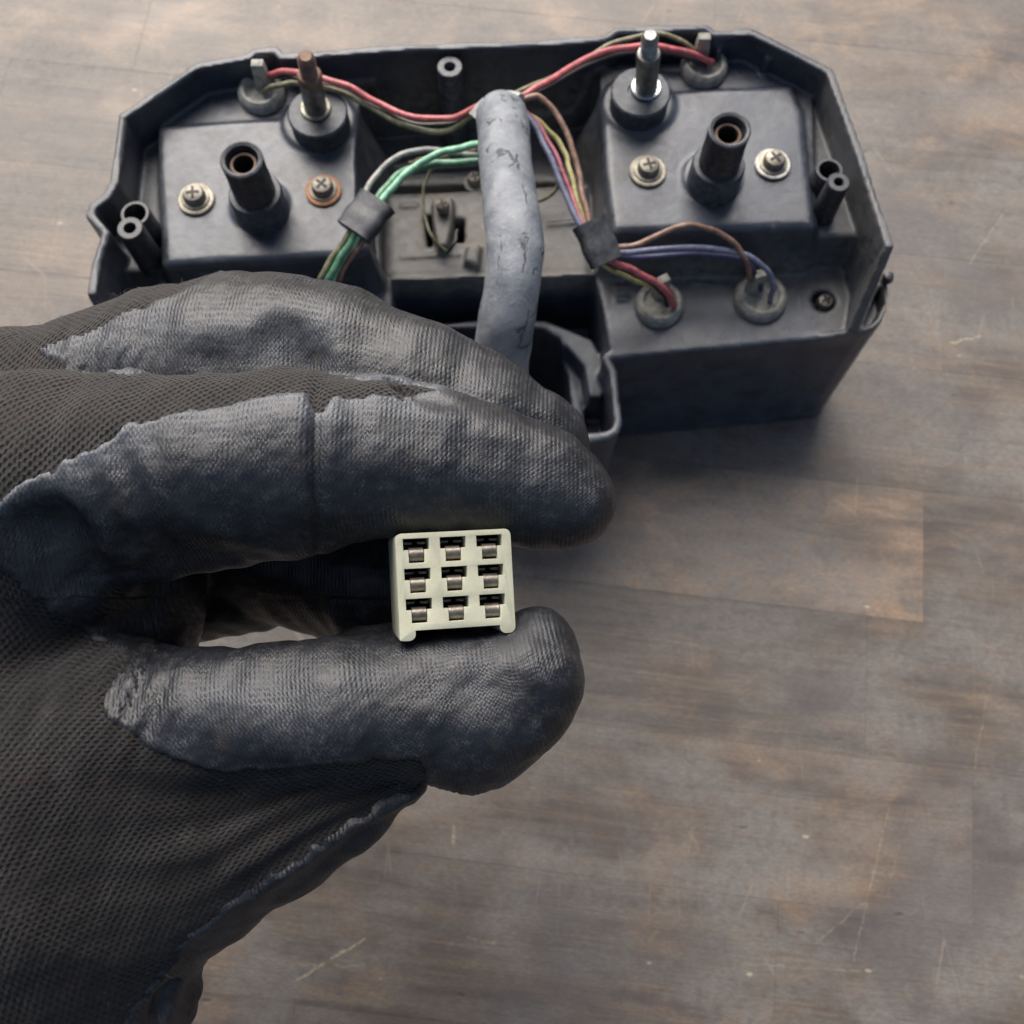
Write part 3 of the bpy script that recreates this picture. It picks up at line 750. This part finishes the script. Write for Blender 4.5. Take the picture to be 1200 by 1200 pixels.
# to the upper left socket
wire([(313, 90, 83), (330, 84, 88), (352, 86, 91), (400, 98, 92), (440, 119, 90), (482, 137, 90), (530, 138, 92), (562, 124, 96)], 'red', 1.1)
wire([(308, 108, 80), (325, 100, 87), (352, 98, 89), (400, 108, 89), (440, 130, 88), (486, 151, 87), (525, 153, 89), (545, 141, 92), (562, 128, 95)], 'olive', .95)
wire([(320, 90, 84), (345, 92, 88), (400, 104, 89), (440, 125, 87), (482, 144, 87), (530, 145, 89), (560, 130, 94)], 'bwire', .8)
# to the upper right socket
wire([(585, 128, 96), (612, 112, 98), (640, 97, 97), (685, 70, 93), (720, 58, 91), (760, 54, 90), (800, 60, 88), (835, 73, 81)], 'red', 1.15)
wire([(580, 126, 95), (610, 106, 95), (645, 92, 92), (690, 66, 88), (730, 47, 88), (775, 40, 88), (808, 54, 86), (822, 72, 80)], 'olive', .85)
wire([(590, 126, 95), (640, 103, 93), (690, 76, 87), (740, 62, 84), (800, 66, 82), (828, 78, 80)], 'bwire', .8)
# down to the right sleeve
wire([(600, 126, 99), (612, 117, 100), (632, 114, 100), (655, 138, 98), (674, 185, 95), (684, 235, 93), (695, 275, 92)], 'brown', 1.0)
wire([(612, 130, 98), (628, 150, 97), (648, 192, 95), (668, 240, 93), (690, 285, 91)], 'blue', 1.05)
wire([(615, 130, 96), (634, 150, 95), (656, 192, 93), (674, 240, 91), (693, 285, 90)], 'pink', .75)
wire([(615, 132, 94), (640, 150, 92), (660, 175, 90), (668, 200, 90), (680, 245, 90), (700, 285, 90)], 'yellow', .9)
wire([(655, 198, 74), (655, 215, 66), (640, 232, 62), (610, 240, 60)], 'olive', .8)
# from the right sleeve to the lower sockets
wire([(700, 288, 90), (722, 290, 88), (752, 285, 88), (790, 267, 88), (825, 266, 86), (858, 283, 82), (876, 310, 76), (880, 335, 62)], 'brown', .95)
wire([(700, 293, 89), (735, 296, 84), (790, 291, 82), (850, 293, 80), (890, 308, 76), (905, 330, 70), (903, 352, 61)], 'blue', 1.0)
wire([(700, 296, 87), (740, 302, 80), (790, 299, 78), (850, 300, 76), (880, 312, 72), (892, 340, 62)], 'dblue', .95)
wire([(700, 300, 88), (722, 308, 84), (750, 321, 80), (778, 338, 74), (791, 360, 61)], 'red', 1.15)
wire([(695, 303, 86), (715, 315, 80), (742, 328, 76), (768, 338, 68), (778, 350, 60)], 'yellow', .8)
wire([(700, 302, 86), (722, 314, 79), (752, 327, 74), (775, 343, 66), (782, 358, 60)], 'bwire', .8)
# to the left sleeve
wire([(575, 168, 98), (545, 172, 96), (510, 182, 94), (480, 200, 93), (455, 226, 92), (432, 256, 91)], 'lgreen', 1.2)
wire([(575, 188, 92), (545, 190, 90), (508, 192, 88), (475, 200, 88), (450, 222, 89), (428, 256, 90)], 'green', 1.2)
wire([(575, 182, 88), (540, 180, 86), (510, 176, 86), (480, 178, 87), (450, 195, 88), (430, 222, 89), (420, 250, 89)], 'grey', 1.0)
wire([(575, 180, 90), (540, 186, 84), (500, 196, 82), (470, 206, 84), (445, 230, 87), (425, 256, 89)], 'green', 1.0)
wire([(575, 172, 90), (530, 182, 84), (495, 187, 80), (480, 191, 78)], 'brown', .7)
# below the left sleeve, going under the glove
wire([(430, 252, 90), (412, 282, 88), (392, 315, 84), (375, 350, 78), (360, 400, 68)], 'green', 1.25)
wire([(426, 250, 90), (405, 280, 87), (382, 315, 83), (366, 350, 77), (350, 400, 66)], 'olive', 1.1)
wire([(434, 254, 90), (418, 280, 88), (398, 310, 84), (382, 350, 78), (368, 400, 66)], 'lgreen', .95)
wire([(438, 256, 90), (424, 284, 87), (405, 312, 83), (392, 345, 77), (384, 400, 64)], 'brown', .9)
# thin loops on the block
wire([(522, 190, 76), (505, 200, 70), (496, 225, 66), (498, 255, 64), (508, 280, 63), (524, 296, 60)], 'olive', .6)
wire([(524, 296, 60), (532, 286, 63), (536, 270, 62)], 'bwire', .6)
def sleeve(p0, p1, half, ratio, mat='tape', name='sleeve'):
    a = np.array(at(*p0)); b = np.array(at(*p1))
    path = [a+(b-a)*t for t in np.linspace(0, 1, 9)]
    rr = [half*(.96+.04*math.cos(k*1.3)) for k in range(9)]
    return part(name, tube_bm(path, rr, 24, flat=(ratio, (0, 0.15, 1))), mat, harness, None, 50)
sleeve((443, 235, 91), (414, 272, 89), 6.3, .42)
sleeve((690, 260, 93), (711, 308, 88), 5.2, .55)
# dirty white tape where the bundle leaves the sheath
part('tape_wrap', tube_bm(catmull([at(562, 143, 96), at(574, 128, 98), at(592, 122, 99), at(608, 126, 100)], 5), [3.6]*10+[3.8]*6, 18, wob=.05), 'white', harness, 'dirty white tape at the mouth of the sheath')
# thick sheath: from the cluster, over the trough, down through the opening and up into the fist
cp = [at(586, 128, 98), at(590, 150, 102), at(592, 190, 107), at(598, 240, 112), at(604, 290, 114), at(600, 335, 112), at(592, 385, 105), at(588, 430, 92), at(592, 480, 80)]
pl = [cam2world(hand(575, 560, 232)), cam2world(hand(548, 620, 222)), cam2world(hand(538, 668, 206)), cam2world(hand(536, 678, 197))]
path = catmull(cp+[tuple(p) for p in pl], 9)
rad = []
for i, p in enumerate(path):
    s = i/len(path)
    r = 7.3+.12*math.sin(i*.25)+.07*math.sin(i*.9)
    if s < .03: r = 5.9+s*45
    if s > .62: r = 7.3-(s-.62)*6
    rad.append(r)
part('sheath', tube_bm(path, rad, 40, wob=.006), 'sheath', harness, None, 75)

# ------------------------------------------------------------------ the cream nine-way plug
PC = hand(534, 679, 168.5)
f_ = PC/np.linalg.norm(PC)                        # viewing direction to the plug
yaw, pit = R(8), R(1)
fx = np.array([1, 0, 0.]);
Rm = Matrix.Rotation(R(3.2), 3, 'Z') @ Matrix.Rotation(yaw, 3, 'Y') @ Matrix.Rotation(pit, 3, 'X')
q0 = Vector((0, 0, 1)).rotation_difference(Vector(-f_)).to_matrix()
Rm = q0 @ Rm
def plug_pt(x, y, z):
    """x right, y up, z towards the viewer, mm from the centre of the plug's face"""
    return cam2world(np.array(PC)+np.array(Rm @ Vector((x, y, z))))
def build_plug():
    W, H, DEPTH = 19.2, 15.9, 15.0
    px_, py_ = 6.08, 4.92
    xs = {-W/2, W/2}; ys = {-H/2, H/2}
    holes = []
    for i in (-1, 0, 1):
        for j in (-1, 0, 1):
            cx, cy = i*px_-.15, j*py_+.15
            holes.append((cx-2.15, cx+2.15, cy+.15, cy+2.0)); holes.append((cx-1.3, cx+1.3, cy-2.0, cy+.15))
    legs = [(-W/2, -W/2+2.6, -H/2-1.6, -H/2), (W/2-2.6, W/2, -H/2-1.4, -H/2)]
    for a, b, c, d in holes+legs: xs |= {a, b}; ys |= {c, d}
    xs = sorted(round(q, 4) for q in xs); ys = sorted(round(q, 4) for q in ys)
    xs = sorted(set(xs)); ys = sorted(set(ys))
    def occ(x, y):
        inn = (-W/2 < x < W/2 and -H/2 < y < H/2) or any(a < x < b and c < y < d for a, b, c, d in legs)
        return inn and not any(a < x < b and c < y < d for a, b, c, d in holes)
    nx, ny = len(xs)-1, len(ys)-1
    O = [[occ((xs[i]+xs[i+1])/2, (ys[j]+ys[j+1])/2) for j in range(ny)] for i in range(nx)]
    bm = bmesh.new(); vc = {}
    def V(i, j, k):
        if (i, j, k) not in vc: vc[(i, j, k)] = bm.verts.new((xs[i], ys[j], (0, -DEPTH)[k]))
        return vc[(i, j, k)]
    g = lambda i, j: 0 <= i < nx and 0 <= j < ny and O[i][j]
    for i in range(nx):
        for j in range(ny):
            if not O[i][j]: continue
            bm.faces.new((V(i, j, 0), V(i+1, j, 0), V(i+1, j+1, 0), V(i, j+1, 0)))
            bm.faces.new((V(i, j, 1), V(i, j+1, 1), V(i+1, j+1, 1), V(i+1, j, 1)))
            if not g(i-1, j): bm.faces.new((V(i, j, 0), V(i, j+1, 0), V(i, j+1, 1), V(i, j, 1)))
            if not g(i+1, j): bm.faces.new((V(i+1, j, 0), V(i+1, j, 1), V(i+1, j+1, 1), V(i+1, j+1, 0)))
            if not g(i, j-1): bm.faces.new((V(i, j, 0), V(i, j, 1), V(i+1, j, 1), V(i+1, j, 0)))
            if not g(i, j+1): bm.faces.new((V(i, j+1, 0), V(i+1, j+1, 0), V(i+1, j+1, 1), V(i, j+1, 1)))
    bmesh.ops.recalc_face_normals(bm, faces=bm.faces)
    bmesh.ops.dissolve_limit(bm, angle_limit=R(1), verts=bm.verts, edges=bm.edges)
    corner = [e for e in bm.edges if abs(e.verts[0].co.z-e.verts[1].co.z) > 5 and (abs(abs(e.verts[0].co.x)-W/2) < .01 or e.verts[0].co.y < -H/2-.5)
              and (e.verts[0].co.y > H/2-.01 or e.verts[0].co.y < -H/2-.5)]
    bmesh.ops.bevel(bm, geom=corner, offset=1.05, segments=5, affect='EDGES', profile=.5)
    sharp = [e for e in bm.edges if e.is_manifold and e.calc_face_angle(0) > R(50)]
    bmesh.ops.bevel(bm, geom=sharp, offset=.17, segments=2, affect='EDGES', profile=.5, clamp_overlap=True)
    for v in bm.verts:
        t = -v.co.z/DEPTH
        v.co = Vector(plug_pt(v.co.x, v.co.y, v.co.z))
    pl = part('plug_body', bm, 'plug', harness, 'cream nine-hole plug with two short feet, its face towards the viewer', 40)
    # back wall so that the holes end in the dark
    bb = bmesh.new(); bmesh.ops.create_cube(bb, size=1)
    for v in bb.verts: v.co = Vector(plug_pt(v.co.x*(W-1.2), v.co.y*(H-1.2), -DEPTH-.8+v.co.z*3))
    part('plug_back', bb, 'plug', pl, None, 40)
    proto = None
    for i in (-1, 0, 1):
        for j in (-1, 0, 1):
            cx, cy = i*px_-.15, j*py_+.15
            jit = random.uniform(-.12, .12)
            b = bmesh.new()
            # curved receptacle tongue
            n = 12; rows = []
            for k in range(n+1):
                a = math.pi*(.02+.86*k/n)
                yy = -.62+jit*.5+1.18*math.cos(a); zz = -1.55+1.15*math.sin(a)
                rows.append([b.verts.new((cx-1.18, cy+yy, zz)), b.verts.new((cx+1.18, cy+yy, zz))])
            tail = [b.verts.new((cx-1.18, cy+rows[0][0].co.y-cy, -9)), b.verts.new((cx+1.18, cy+rows[0][0].co.y-cy, -9))]
            rows.insert(0, tail)
            tail2 = [b.verts.new((cx-1.18, rows[-1][0].co.y, -9)), b.verts.new((cx+1.18, rows[-1][0].co.y, -9))]
            rows.append(tail2)
            for r0, r1 in zip(rows, rows[1:]): b.faces.new((r0[0], r0[1], r1[1], r1[0]))
            b.faces.new([r[0] for r in rows]); b.faces.new([r[1] for r in rows][::-1])
            # two curled wings above it, deeper in the hole
            for s in (-1, 1):
                bmw = box_bm(cx+s*1.15-.75, cx+s*1.15+.75, cy+1.15, cy+1.6, -9, -2.6-random.uniform(0, .4), .15)
                for vv in bmw.verts: vv.co.y += -.55*(1-abs(vv.co.x-cx-s*1.15)/.75)*(1)
                me = bpy.data.meshes.new('t'); bmw.to_mesh(me); bmw.free(); b.from_mesh(me); bpy.data.meshes.remove(me)
            for v in b.verts: v.co = Vector(plug_pt(*v.co))
            part('terminal', b, 'terminal', pl, None, 40)
build_plug()

# ------------------------------------------------------------------ the gloved hand
gl = cam2world(hand(120, 800, 180))
glove = empty('gloved_hand', tuple(gl))
tag(glove, 'left hand in a black knit work glove with scuffed rubber coating, pinching the cream plug', 'hand')
IDX = [(-60, 585, 182, 150), (60, 570, 178, 134), (150, 560, 176, 120), (250, 552, 175, 112), (340, 541, 176, 107), (365, 539, 176.5, 102), (440, 536, 177, 93), (500, 541, 178, 84), (565, 552, 179, 76), (625, 571, 180, 69), (660, 584, 180, 60)]
MID = [(-60, 530, 206, 148), (30, 510, 203, 122), (120, 474, 201, 104), (200, 442, 200, 101), (270, 430, 199, 103), (330, 428, 198, 100), (385, 434, 197, 94), (480, 462, 196, 87), (560, 494, 195, 76), (620, 520, 195, 61), (636, 528, 195, 54)]
RNG = [(100, 560, 222, 100), (240, 610, 222, 90), (340, 640, 218, 86), (440, 672, 214, 90), (448, 690, 213, 84)]
PNK = [(120, 640, 226, 80), (225, 688, 222, 60), (275, 694, 220, 46), (300, 690, 220, 50)]
THB = [(40, 930, 184, 180), (150, 870, 178, 118), (235, 848, 175, 84), (320, 836, 173, 80), (400, 833, 172, 82), (480, 829, 174, 80), (545, 821, 175, 77), (604, 805, 175, 62)]
THT = [(630, 758, 175, 44), (618, 800, 173, 54), (590, 838, 173, 56), (556, 866, 173, 52), (545, 872, 173, 46)]
def cone(P, a, ra, b, rb):
    ba = b-a; l2 = ba @ ba
    t = np.clip(((P-a) @ ba)/l2, 0, 1)
    q = P-a-t[..., None]*ba
    return np.sqrt((q*q).sum(-1))-(ra+(rb-ra)*t)
HG = .62
def build_hand():
    lo = np.array([-170., -135., -250.]); hi = np.array([26., 64., -148.])
    ax = [np.arange(lo[i], hi[i], HG) for i in range(3)]
    shape = tuple(len(a) for a in ax)
    D = np.full(shape, 50., np.float32)
    def region(pts, mg):
        a = np.min([p-r for p, r in pts], 0)-mg; b = np.max([p+r for p, r in pts], 0)+mg
        sl = []
        for i in range(3):
            i0 = max(0, int((a[i]-lo[i])/HG)); i1 = min(shape[i], int((b[i]-lo[i])/HG)+2)
            if i1-i0 < 2: return None
            sl.append(slice(i0, i1))
        return tuple(sl)
    def grid(sl):
        g = np.meshgrid(ax[0][sl[0]], ax[1][sl[1]], ax[2][sl[2]], indexing='ij')
        return np.stack(g, -1).astype(np.float32)
    def cv(c): return (hand(c[0], c[1], c[2]), c[3]*c[2]/FPX)
    def chain(ch, k, kin=2.0):
        """one finger: cones joined inside, then blended with what is there"""
        pts = [cv(c) for c in ch]
        sl = region(pts, 5)
        F = np.full(tuple(s.stop-s.start for s in sl), 50., np.float32)
        for (a, ra), (b, rb) in zip(pts, pts[1:]):
            s2 = region([(a, ra), (b, rb)], 5)
            if s2 is None: continue
            rel = tuple(slice(s2[i].start-sl[i].start, s2[i].stop-sl[i].start) for i in range(3))
            d = cone(grid(s2), a.astype(np.float32), ra, b.astype(np.float32), rb)
            F[rel] = smin(F[rel], d, kin)
        D[sl] = smin(D[sl], F, k)
    def carve(a, b, k):
        (pa, ra), (pb, rb) = cv(a), cv(b)
        sl = region([(pa, ra), (pb, rb)], 5)
        d = cone(grid(sl), pa, ra, pb, rb)
        D[sl] = smax(D[sl], -d, k)
    # palm and heel of the hand
    for c in ([(10, 700, 190, 95), (20, 900, 190, 120)], [(30, 930, 188, 185), (-60, 1080, 190, 230)], [(130, 900, 182, 120), (60, 1000, 182, 170)],
              [(200, 965, 180, 110), (120, 1050, 184, 120)], [(-60, 1080, 192, 230), (-140, 1300, 195, 240)], [(-20, 600, 190, 120), (-60, 1000, 200, 200)],
              [(60, 1120, 186, 120), (40, 1300, 190, 160)]):
        chain(c, 7.0)
    # palm web behind: its right border stands behind the gap
    chain([(150, 600, 204, 90), (138, 700, 200, 97), (120, 800, 196, 100)], 5.0)
    chain(PNK, 1.2); chain(RNG, 1.2); chain(MID, 1.6)
    chain([(60, 600, 178, 116), (50, 680, 184, 100)], 6)
    chain(IDX, 1.6)
    chain(THB, 5); chain(THT, 3.5, 4.0)
    chain([(430, 812, 185, 76), (560, 808, 186, 76)], 4)
    # fabric gusset under the thumb
    chain([(464, 912, 176, 34), (400, 934, 177, 60), (310, 962, 180, 92), (220, 992, 183, 116), (150, 1040, 184, 118)], 3.0)
    chain([(150, 1090, 186, 90), (110, 1180, 188, 110)], 4)
    # hooked fold at the cuff side
    chain([(196, 1120, 186, 30), (210, 1134, 187, 19), (216, 1158, 188, 17), (207, 1186, 189, 17), (180, 1220, 190, 22)], 1.5)
    # hollows and creases
    carve((58, 640, 160, 44), (84, 700, 163, 42), 5)
    carve((178, 668, 160, 46), (240, 694, 167, 48), 5)
    carve((20, 625, 160, 12), (60, 612, 160, 14), 4)
    carve((110, 690, 166, 26), (235, 700, 170, 26), 4)
    carve((368, 455, 158, 8), (366, 560, 157, 9), 3.0); carve((366, 560, 157, 9), (374, 625, 160, 8), 3)
    carve((330, 395, 180, 16), (352, 425, 180, 20), 6)
    carve((240, 420, 178, 10), (300, 418, 178, 14), 6)
    carve((150, 775, 160, 6), (205, 870, 160, 5), 3)
    carve((496, 895, 156, 7), (505, 850, 155, 5), 3)
    carve((500, 908, 165, 9), (470, 903, 158, 6), 2)
    carve((520, 470, 170, 8), (470, 462, 172, 8), 4)
    carve((196, 1150, 177, 10), (190, 1185, 178, 12), 2)
    # palm slot seen below the fold
    V, Q = surface_nets(D, lo, HG)
    V = relax(V, Q, 3, .5)
    return V, Q
V, Q = build_hand()
n = len(V)
# vertex normals (camera-frame)
Fn = np.cross(V[Q[:, 2]]-V[Q[:, 0]], V[Q[:, 3]]-V[Q[:, 1]])
Nn = np.zeros_like(V)
for k in range(4):
    for c in range(3): Nn[:, c] += np.bincount(Q[:, k], Fn[:, c], n)
Nn /= np.linalg.norm(Nn, axis=1)[:, None]+1e-12
dd = -V[:, 2]; U = V[:, 0]/dd*FPX+600; W_ = -V[:, 1]/dd*FPX+600
# folds and unevenness of the cloth
amp = vnoise(V, 17, 1)*.5+vnoise(V, 7, 2)*.22+vnoise(V, 3.2, 3)*.07

fan = np.exp(-((U-330)/190)**2)*np.clip((W_-895)/40, 0, 1)*np.clip((1080-W_)/60, 0, 1)
ang_ = np.arctan2(W_-880, 560-U)
amp = amp+fan*.55*np.sin(ang_*46+np.sin(U*.02)*1.5)
wr = np.exp(-((U-150)/60)**2-((W_-600)/90)**2)
amp = amp+wr*.35*np.sin((U*.8-W_*.45)*.16)
def cr(uc, s, a, v0, v1):  # crease across a finger
    return -a*np.exp(-((U-uc)/s)**2)*np.clip((W_-v0)/15, 0, 1)*np.clip((v1-W_)/15, 0, 1)*(Nn[:, 2] > -.2)
amp = amp+cr(370, 6, .95, 440, 650)-cr(350, 12, .35, 450, 620)-cr(392, 12, .3, 450, 620)+cr(480, 16, .35, 455, 560)+cr(425, 12, .2, 455, 600)
wt = np.exp(-((U-165)/45)**2-((W_-815)/60)**2); amp = amp+wt*(.45*np.sin((U*.75+W_*.35)*.26)+.25*np.sin((U-W_*.3)*.5))
wm = np.exp(-((U-130)/60)**2-((W_-415)/30)**2); amp = amp+wm*.25*np.sin((U*.9+W_*.4)*.35)
V = V+Nn*amp[:, None]
# knit coordinates (stitch counts)
def chain_coords(ch):
    ch = np.array(catmull(ch, 6)); P = np.array([hand(*c[:3]) for c in ch]); rr = ch[:, 3]*ch[:, 2]/FPX
    e = P[-1]-P[0]; e /= np.linalg.norm(e)
    sp = (P-P[0]) @ e; o = np.argsort(sp); s = (V-P[0]) @ e
    C = np.stack([np.interp(s, sp[o], P[o, c]) for c in range(3)], 1)
    b1 = np.cross(e, [0, 0, 1.]); b1 /= np.linalg.norm(b1); b2 = np.cross(e, b1)
    q = V-C
    th = np.arctan2(q @ b1, -(q @ b2))
    d = np.linalg.norm(q, axis=1)-np.interp(s, sp[o], rr[o])
    d = np.where((s < sp.min()-25) | (s > sp.max()+22), 50, d)
    return d, s, th
bI, sI, tI = chain_coords(IDX); bM, sM, tM = chain_coords(MID); bT, sT, tT = chain_coords([(120, 868, 176, 90), (235, 848, 175, 84), (320, 836, 173, 80), (400, 833, 172, 82), (480, 826, 172, 79), (545, 815, 172, 74), (600, 800, 172, 64), (628, 758, 174, 46)])
ST = 1.45
r_ = np.hypot(U-760, W_-850); a_ = np.arctan2(W_-850, 760-U)
kx = a_*62; ky = r_/10.5
kx = kx+np.where(U > 250, 0, 0)
top = (W_ < 700) & (bI < bM+.0) & (bI < 6); kx[top] = (sI/ST)[top]; ky[top] = (tI*19/ST)[top]
mt = (W_ < 560) & ~top; kx[mt] = (sM/ST)[mt]; ky[mt] = (tM*17/ST)[mt]
kxk, kyk = kx, ky
CS = 1/.74
kx = sT*CS; ky = tT*9*CS
f = (W_ < 700); a = f & (bI < bM); kx[a] = sI[a]*CS; ky[a] = tI[a]*10*CS
a = f & ~(bI < bM); kx[a] = sM[a]*CS; ky[a] = tM[a]*10*CS
# coating mask in photo-plan coordinates: positive = coated
K1 = [(-400, 380), (-100, 400), (0, 396), (80, 425), (150, 440), (200, 434), (250, 424), (300, 420), (350, 421), (400, 436), (450, 444), (490, 450), (514, 456), (490, 462), (470, 470), (452, 462), (430, 466), (392, 466), (386, 476), (376, 484), (366, 480), (360, 463),
      (330, 463), (300, 468), (270, 474), (240, 478), (210, 484), (180, 493), (168, 500), (158, 497), (145, 505), (125, 518), (108, 528), (88, 534), (72, 541), (62, 556), (56, 552), (40, 558), (24, 566), (12, 578), (0, 592), (-100, 610), (-400, 700)]
K2 = [(-400, 100), (-400, 620), (0, 500), (60, 440), (80, 433), (95, 418), (110, 405), (116, 396), (130, 387), (146, 378), (160, 371), (175, 360), (200, 348), (225, 336), (255, 322), (262, 290), (262, 100)]
K3 = [(-400, 640), (0, 664), (14, 672), (30, 690), (52, 706), (62, 722), (82, 731), (98, 742), (120, 748), (140, 756), (149, 764), (148, 778), (138, 790), (126, 806), (118, 826), (124, 838), (136, 846), (150, 856), (162, 862), (170, 874), (186, 880), (196, 882), (210, 890), (222, 892), (240, 900),
      (260, 905), (290, 902), (330, 901), (370, 896), (410, 893), (450, 889), (492, 889), (501, 900), (499, 912), (492, 924), (480, 932), (462, 934), (448, 938), (434, 955), (414, 962), (400, 972), (384, 985), (366, 992), (350, 1006), (330, 1020), (312, 1030), (296, 1048), (280, 1054), (262, 1064),
      (244, 1080), (224, 1094), (208, 1112), (196, 1136), (176, 1160), (160, 1180), (140, 1210), (100, 1300), (60, 1400), (-400, 1400)]
# second silhouette side uses the same plan; the surfaces that face away are palm, so they stay coated
def plan(U, W, poly): return sd_poly(U, W, poly)
up = (bM < bI) & (W_ < 470)
m1 = plan(U, W_, K1); m2 = plan(U, W_, K2); m3 = plan(U, W_, K3)
m2 = np.where(dd > 186, m2, 60); m1 = np.where((up) & (U > 78), 60, m1)
mask = np.minimum(np.minimum(m1, m2), m3)
back = (Nn[:, 2] < -.55)
mask = np.where(back & (W_ > 600) & (U > 60), np.maximum(mask, 8), mask)
mask = mask+vnoise(V, 3.2, 5)*2.4+vnoise(V, 1.3, 6)*1.4           # ragged edge, in photo pixels (about 0.15 mm each)
mask = mask*.15                                                  # mm
V0 = V.copy()
upper_pale = np.clip((700-W_)/80, 0, 1)*.55  # upper knit paler, fading out down the hand
Vk = cam2world(V0)
me = fast_mesh('knit_glove', Vk, Q); attr(me, 'kx', kxk); attr(me, 'ky', kyk); attr(me, 'upper_pale', upper_pale)
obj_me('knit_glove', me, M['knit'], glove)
# coating: a thin skin that sinks into the knit along its edge
t = np.clip((mask+.35)/.55, 0, 1); t = t*t*(3-2*t)
lip = .16*np.exp(-((mask-.5)/.35)**2)
Vc = V0+Nn*(-.30+.68*t+lip)[:, None]
keep = (mask[Q] > -1.0).all(1)
Qc = Q[keep]; used = np.unique(Qc); rm = np.full(n, -1); rm[used] = np.arange(len(used))
me = fast_mesh('rubber_coating', cam2world(Vc[used]), rm[Qc])
worn = np.zeros(n)  # real wear plus the highlight of upper edges, both put into the colour
worn = np.maximum(worn, np.exp(-np.clip(m1, 0, 99)/17)*(m1 > -6)*(W_ < 640)*(m1 < 200))
worn = np.maximum(worn, .5*np.exp(-((W_-(395-.00045*(U-260)**2*-1*0))/34)**2)*(U < 400)*(W_ < 440))
worn = np.maximum(worn, .28*np.exp(-((W_-812)/40)**2)*np.clip((460-U)/120, 0, 1)*np.clip((U-190)/60, 0, 1))
worn = worn*np.clip(.75+vnoise(V, 12, 9)*.35, 0, 1)*.75
attr(me, 'kx', (kx)[used]); attr(me, 'ky', (ky)[used]); attr(me, 'worn', worn[used])
obj_me('rubber_coating', me, M['coat'], glove)
# loose fibres standing off the knit
bmf = bmesh.new()
Wn = cam2world(Nn)-cam2world(np.zeros(3))
cand = np.where((mask < .1) & (Nn[:, 2] > -.35) & (Nn[:, 2] < .75) & (U > -30) & (W_ < 1230))[0]
up_ = cand[(Nn[cand, 1] > .35) & (W_[cand] < 520)]
sel = np.concatenate([rng.choice(up_, 420), rng.choice(cand, 260)])
for q in sel:
    p0 = Vector(Vk[q]); nn_ = Vector(Wn[q]); L = random.uniform(.35, 1.5)*(1.6 if random.random() < .06 else 1)
    tv = Vector((random.gauss(0, 1), random.gauss(0, 1), random.gauss(0, 1))); tv -= nn_*tv.dot(nn_)*.6; tv.normalize()
    pts = [p0-nn_*.1, p0+nn_*L*.35+tv*L*.25, p0+nn_*L*.5+tv*L*.8]
    rings = []
    a = nn_.cross(tv).normalized(); b_ = a.cross(tv).normalized()
    for pp, rr_ in zip(pts, (.032, .028, .015)):
        rings.append([bmf.verts.new(pp+(a*math.cos(k*2.094)+b_*math.sin(k*2.094))*rr_) for k in range(3)])
    for r0, r1 in zip(rings, rings[1:]):
        for k in range(3): bmf.faces.new((r0[k], r0[(k+1) % 3], r1[(k+1) % 3], r1[k]))
M['fibre'] = mat_simple('loose_grey_fibre', (0.10, 0.095, 0.09), .7)
fo = obj_bm('loose_fibre', bmf, M['fibre'], glove)
fo['kind'] = 'stuff'
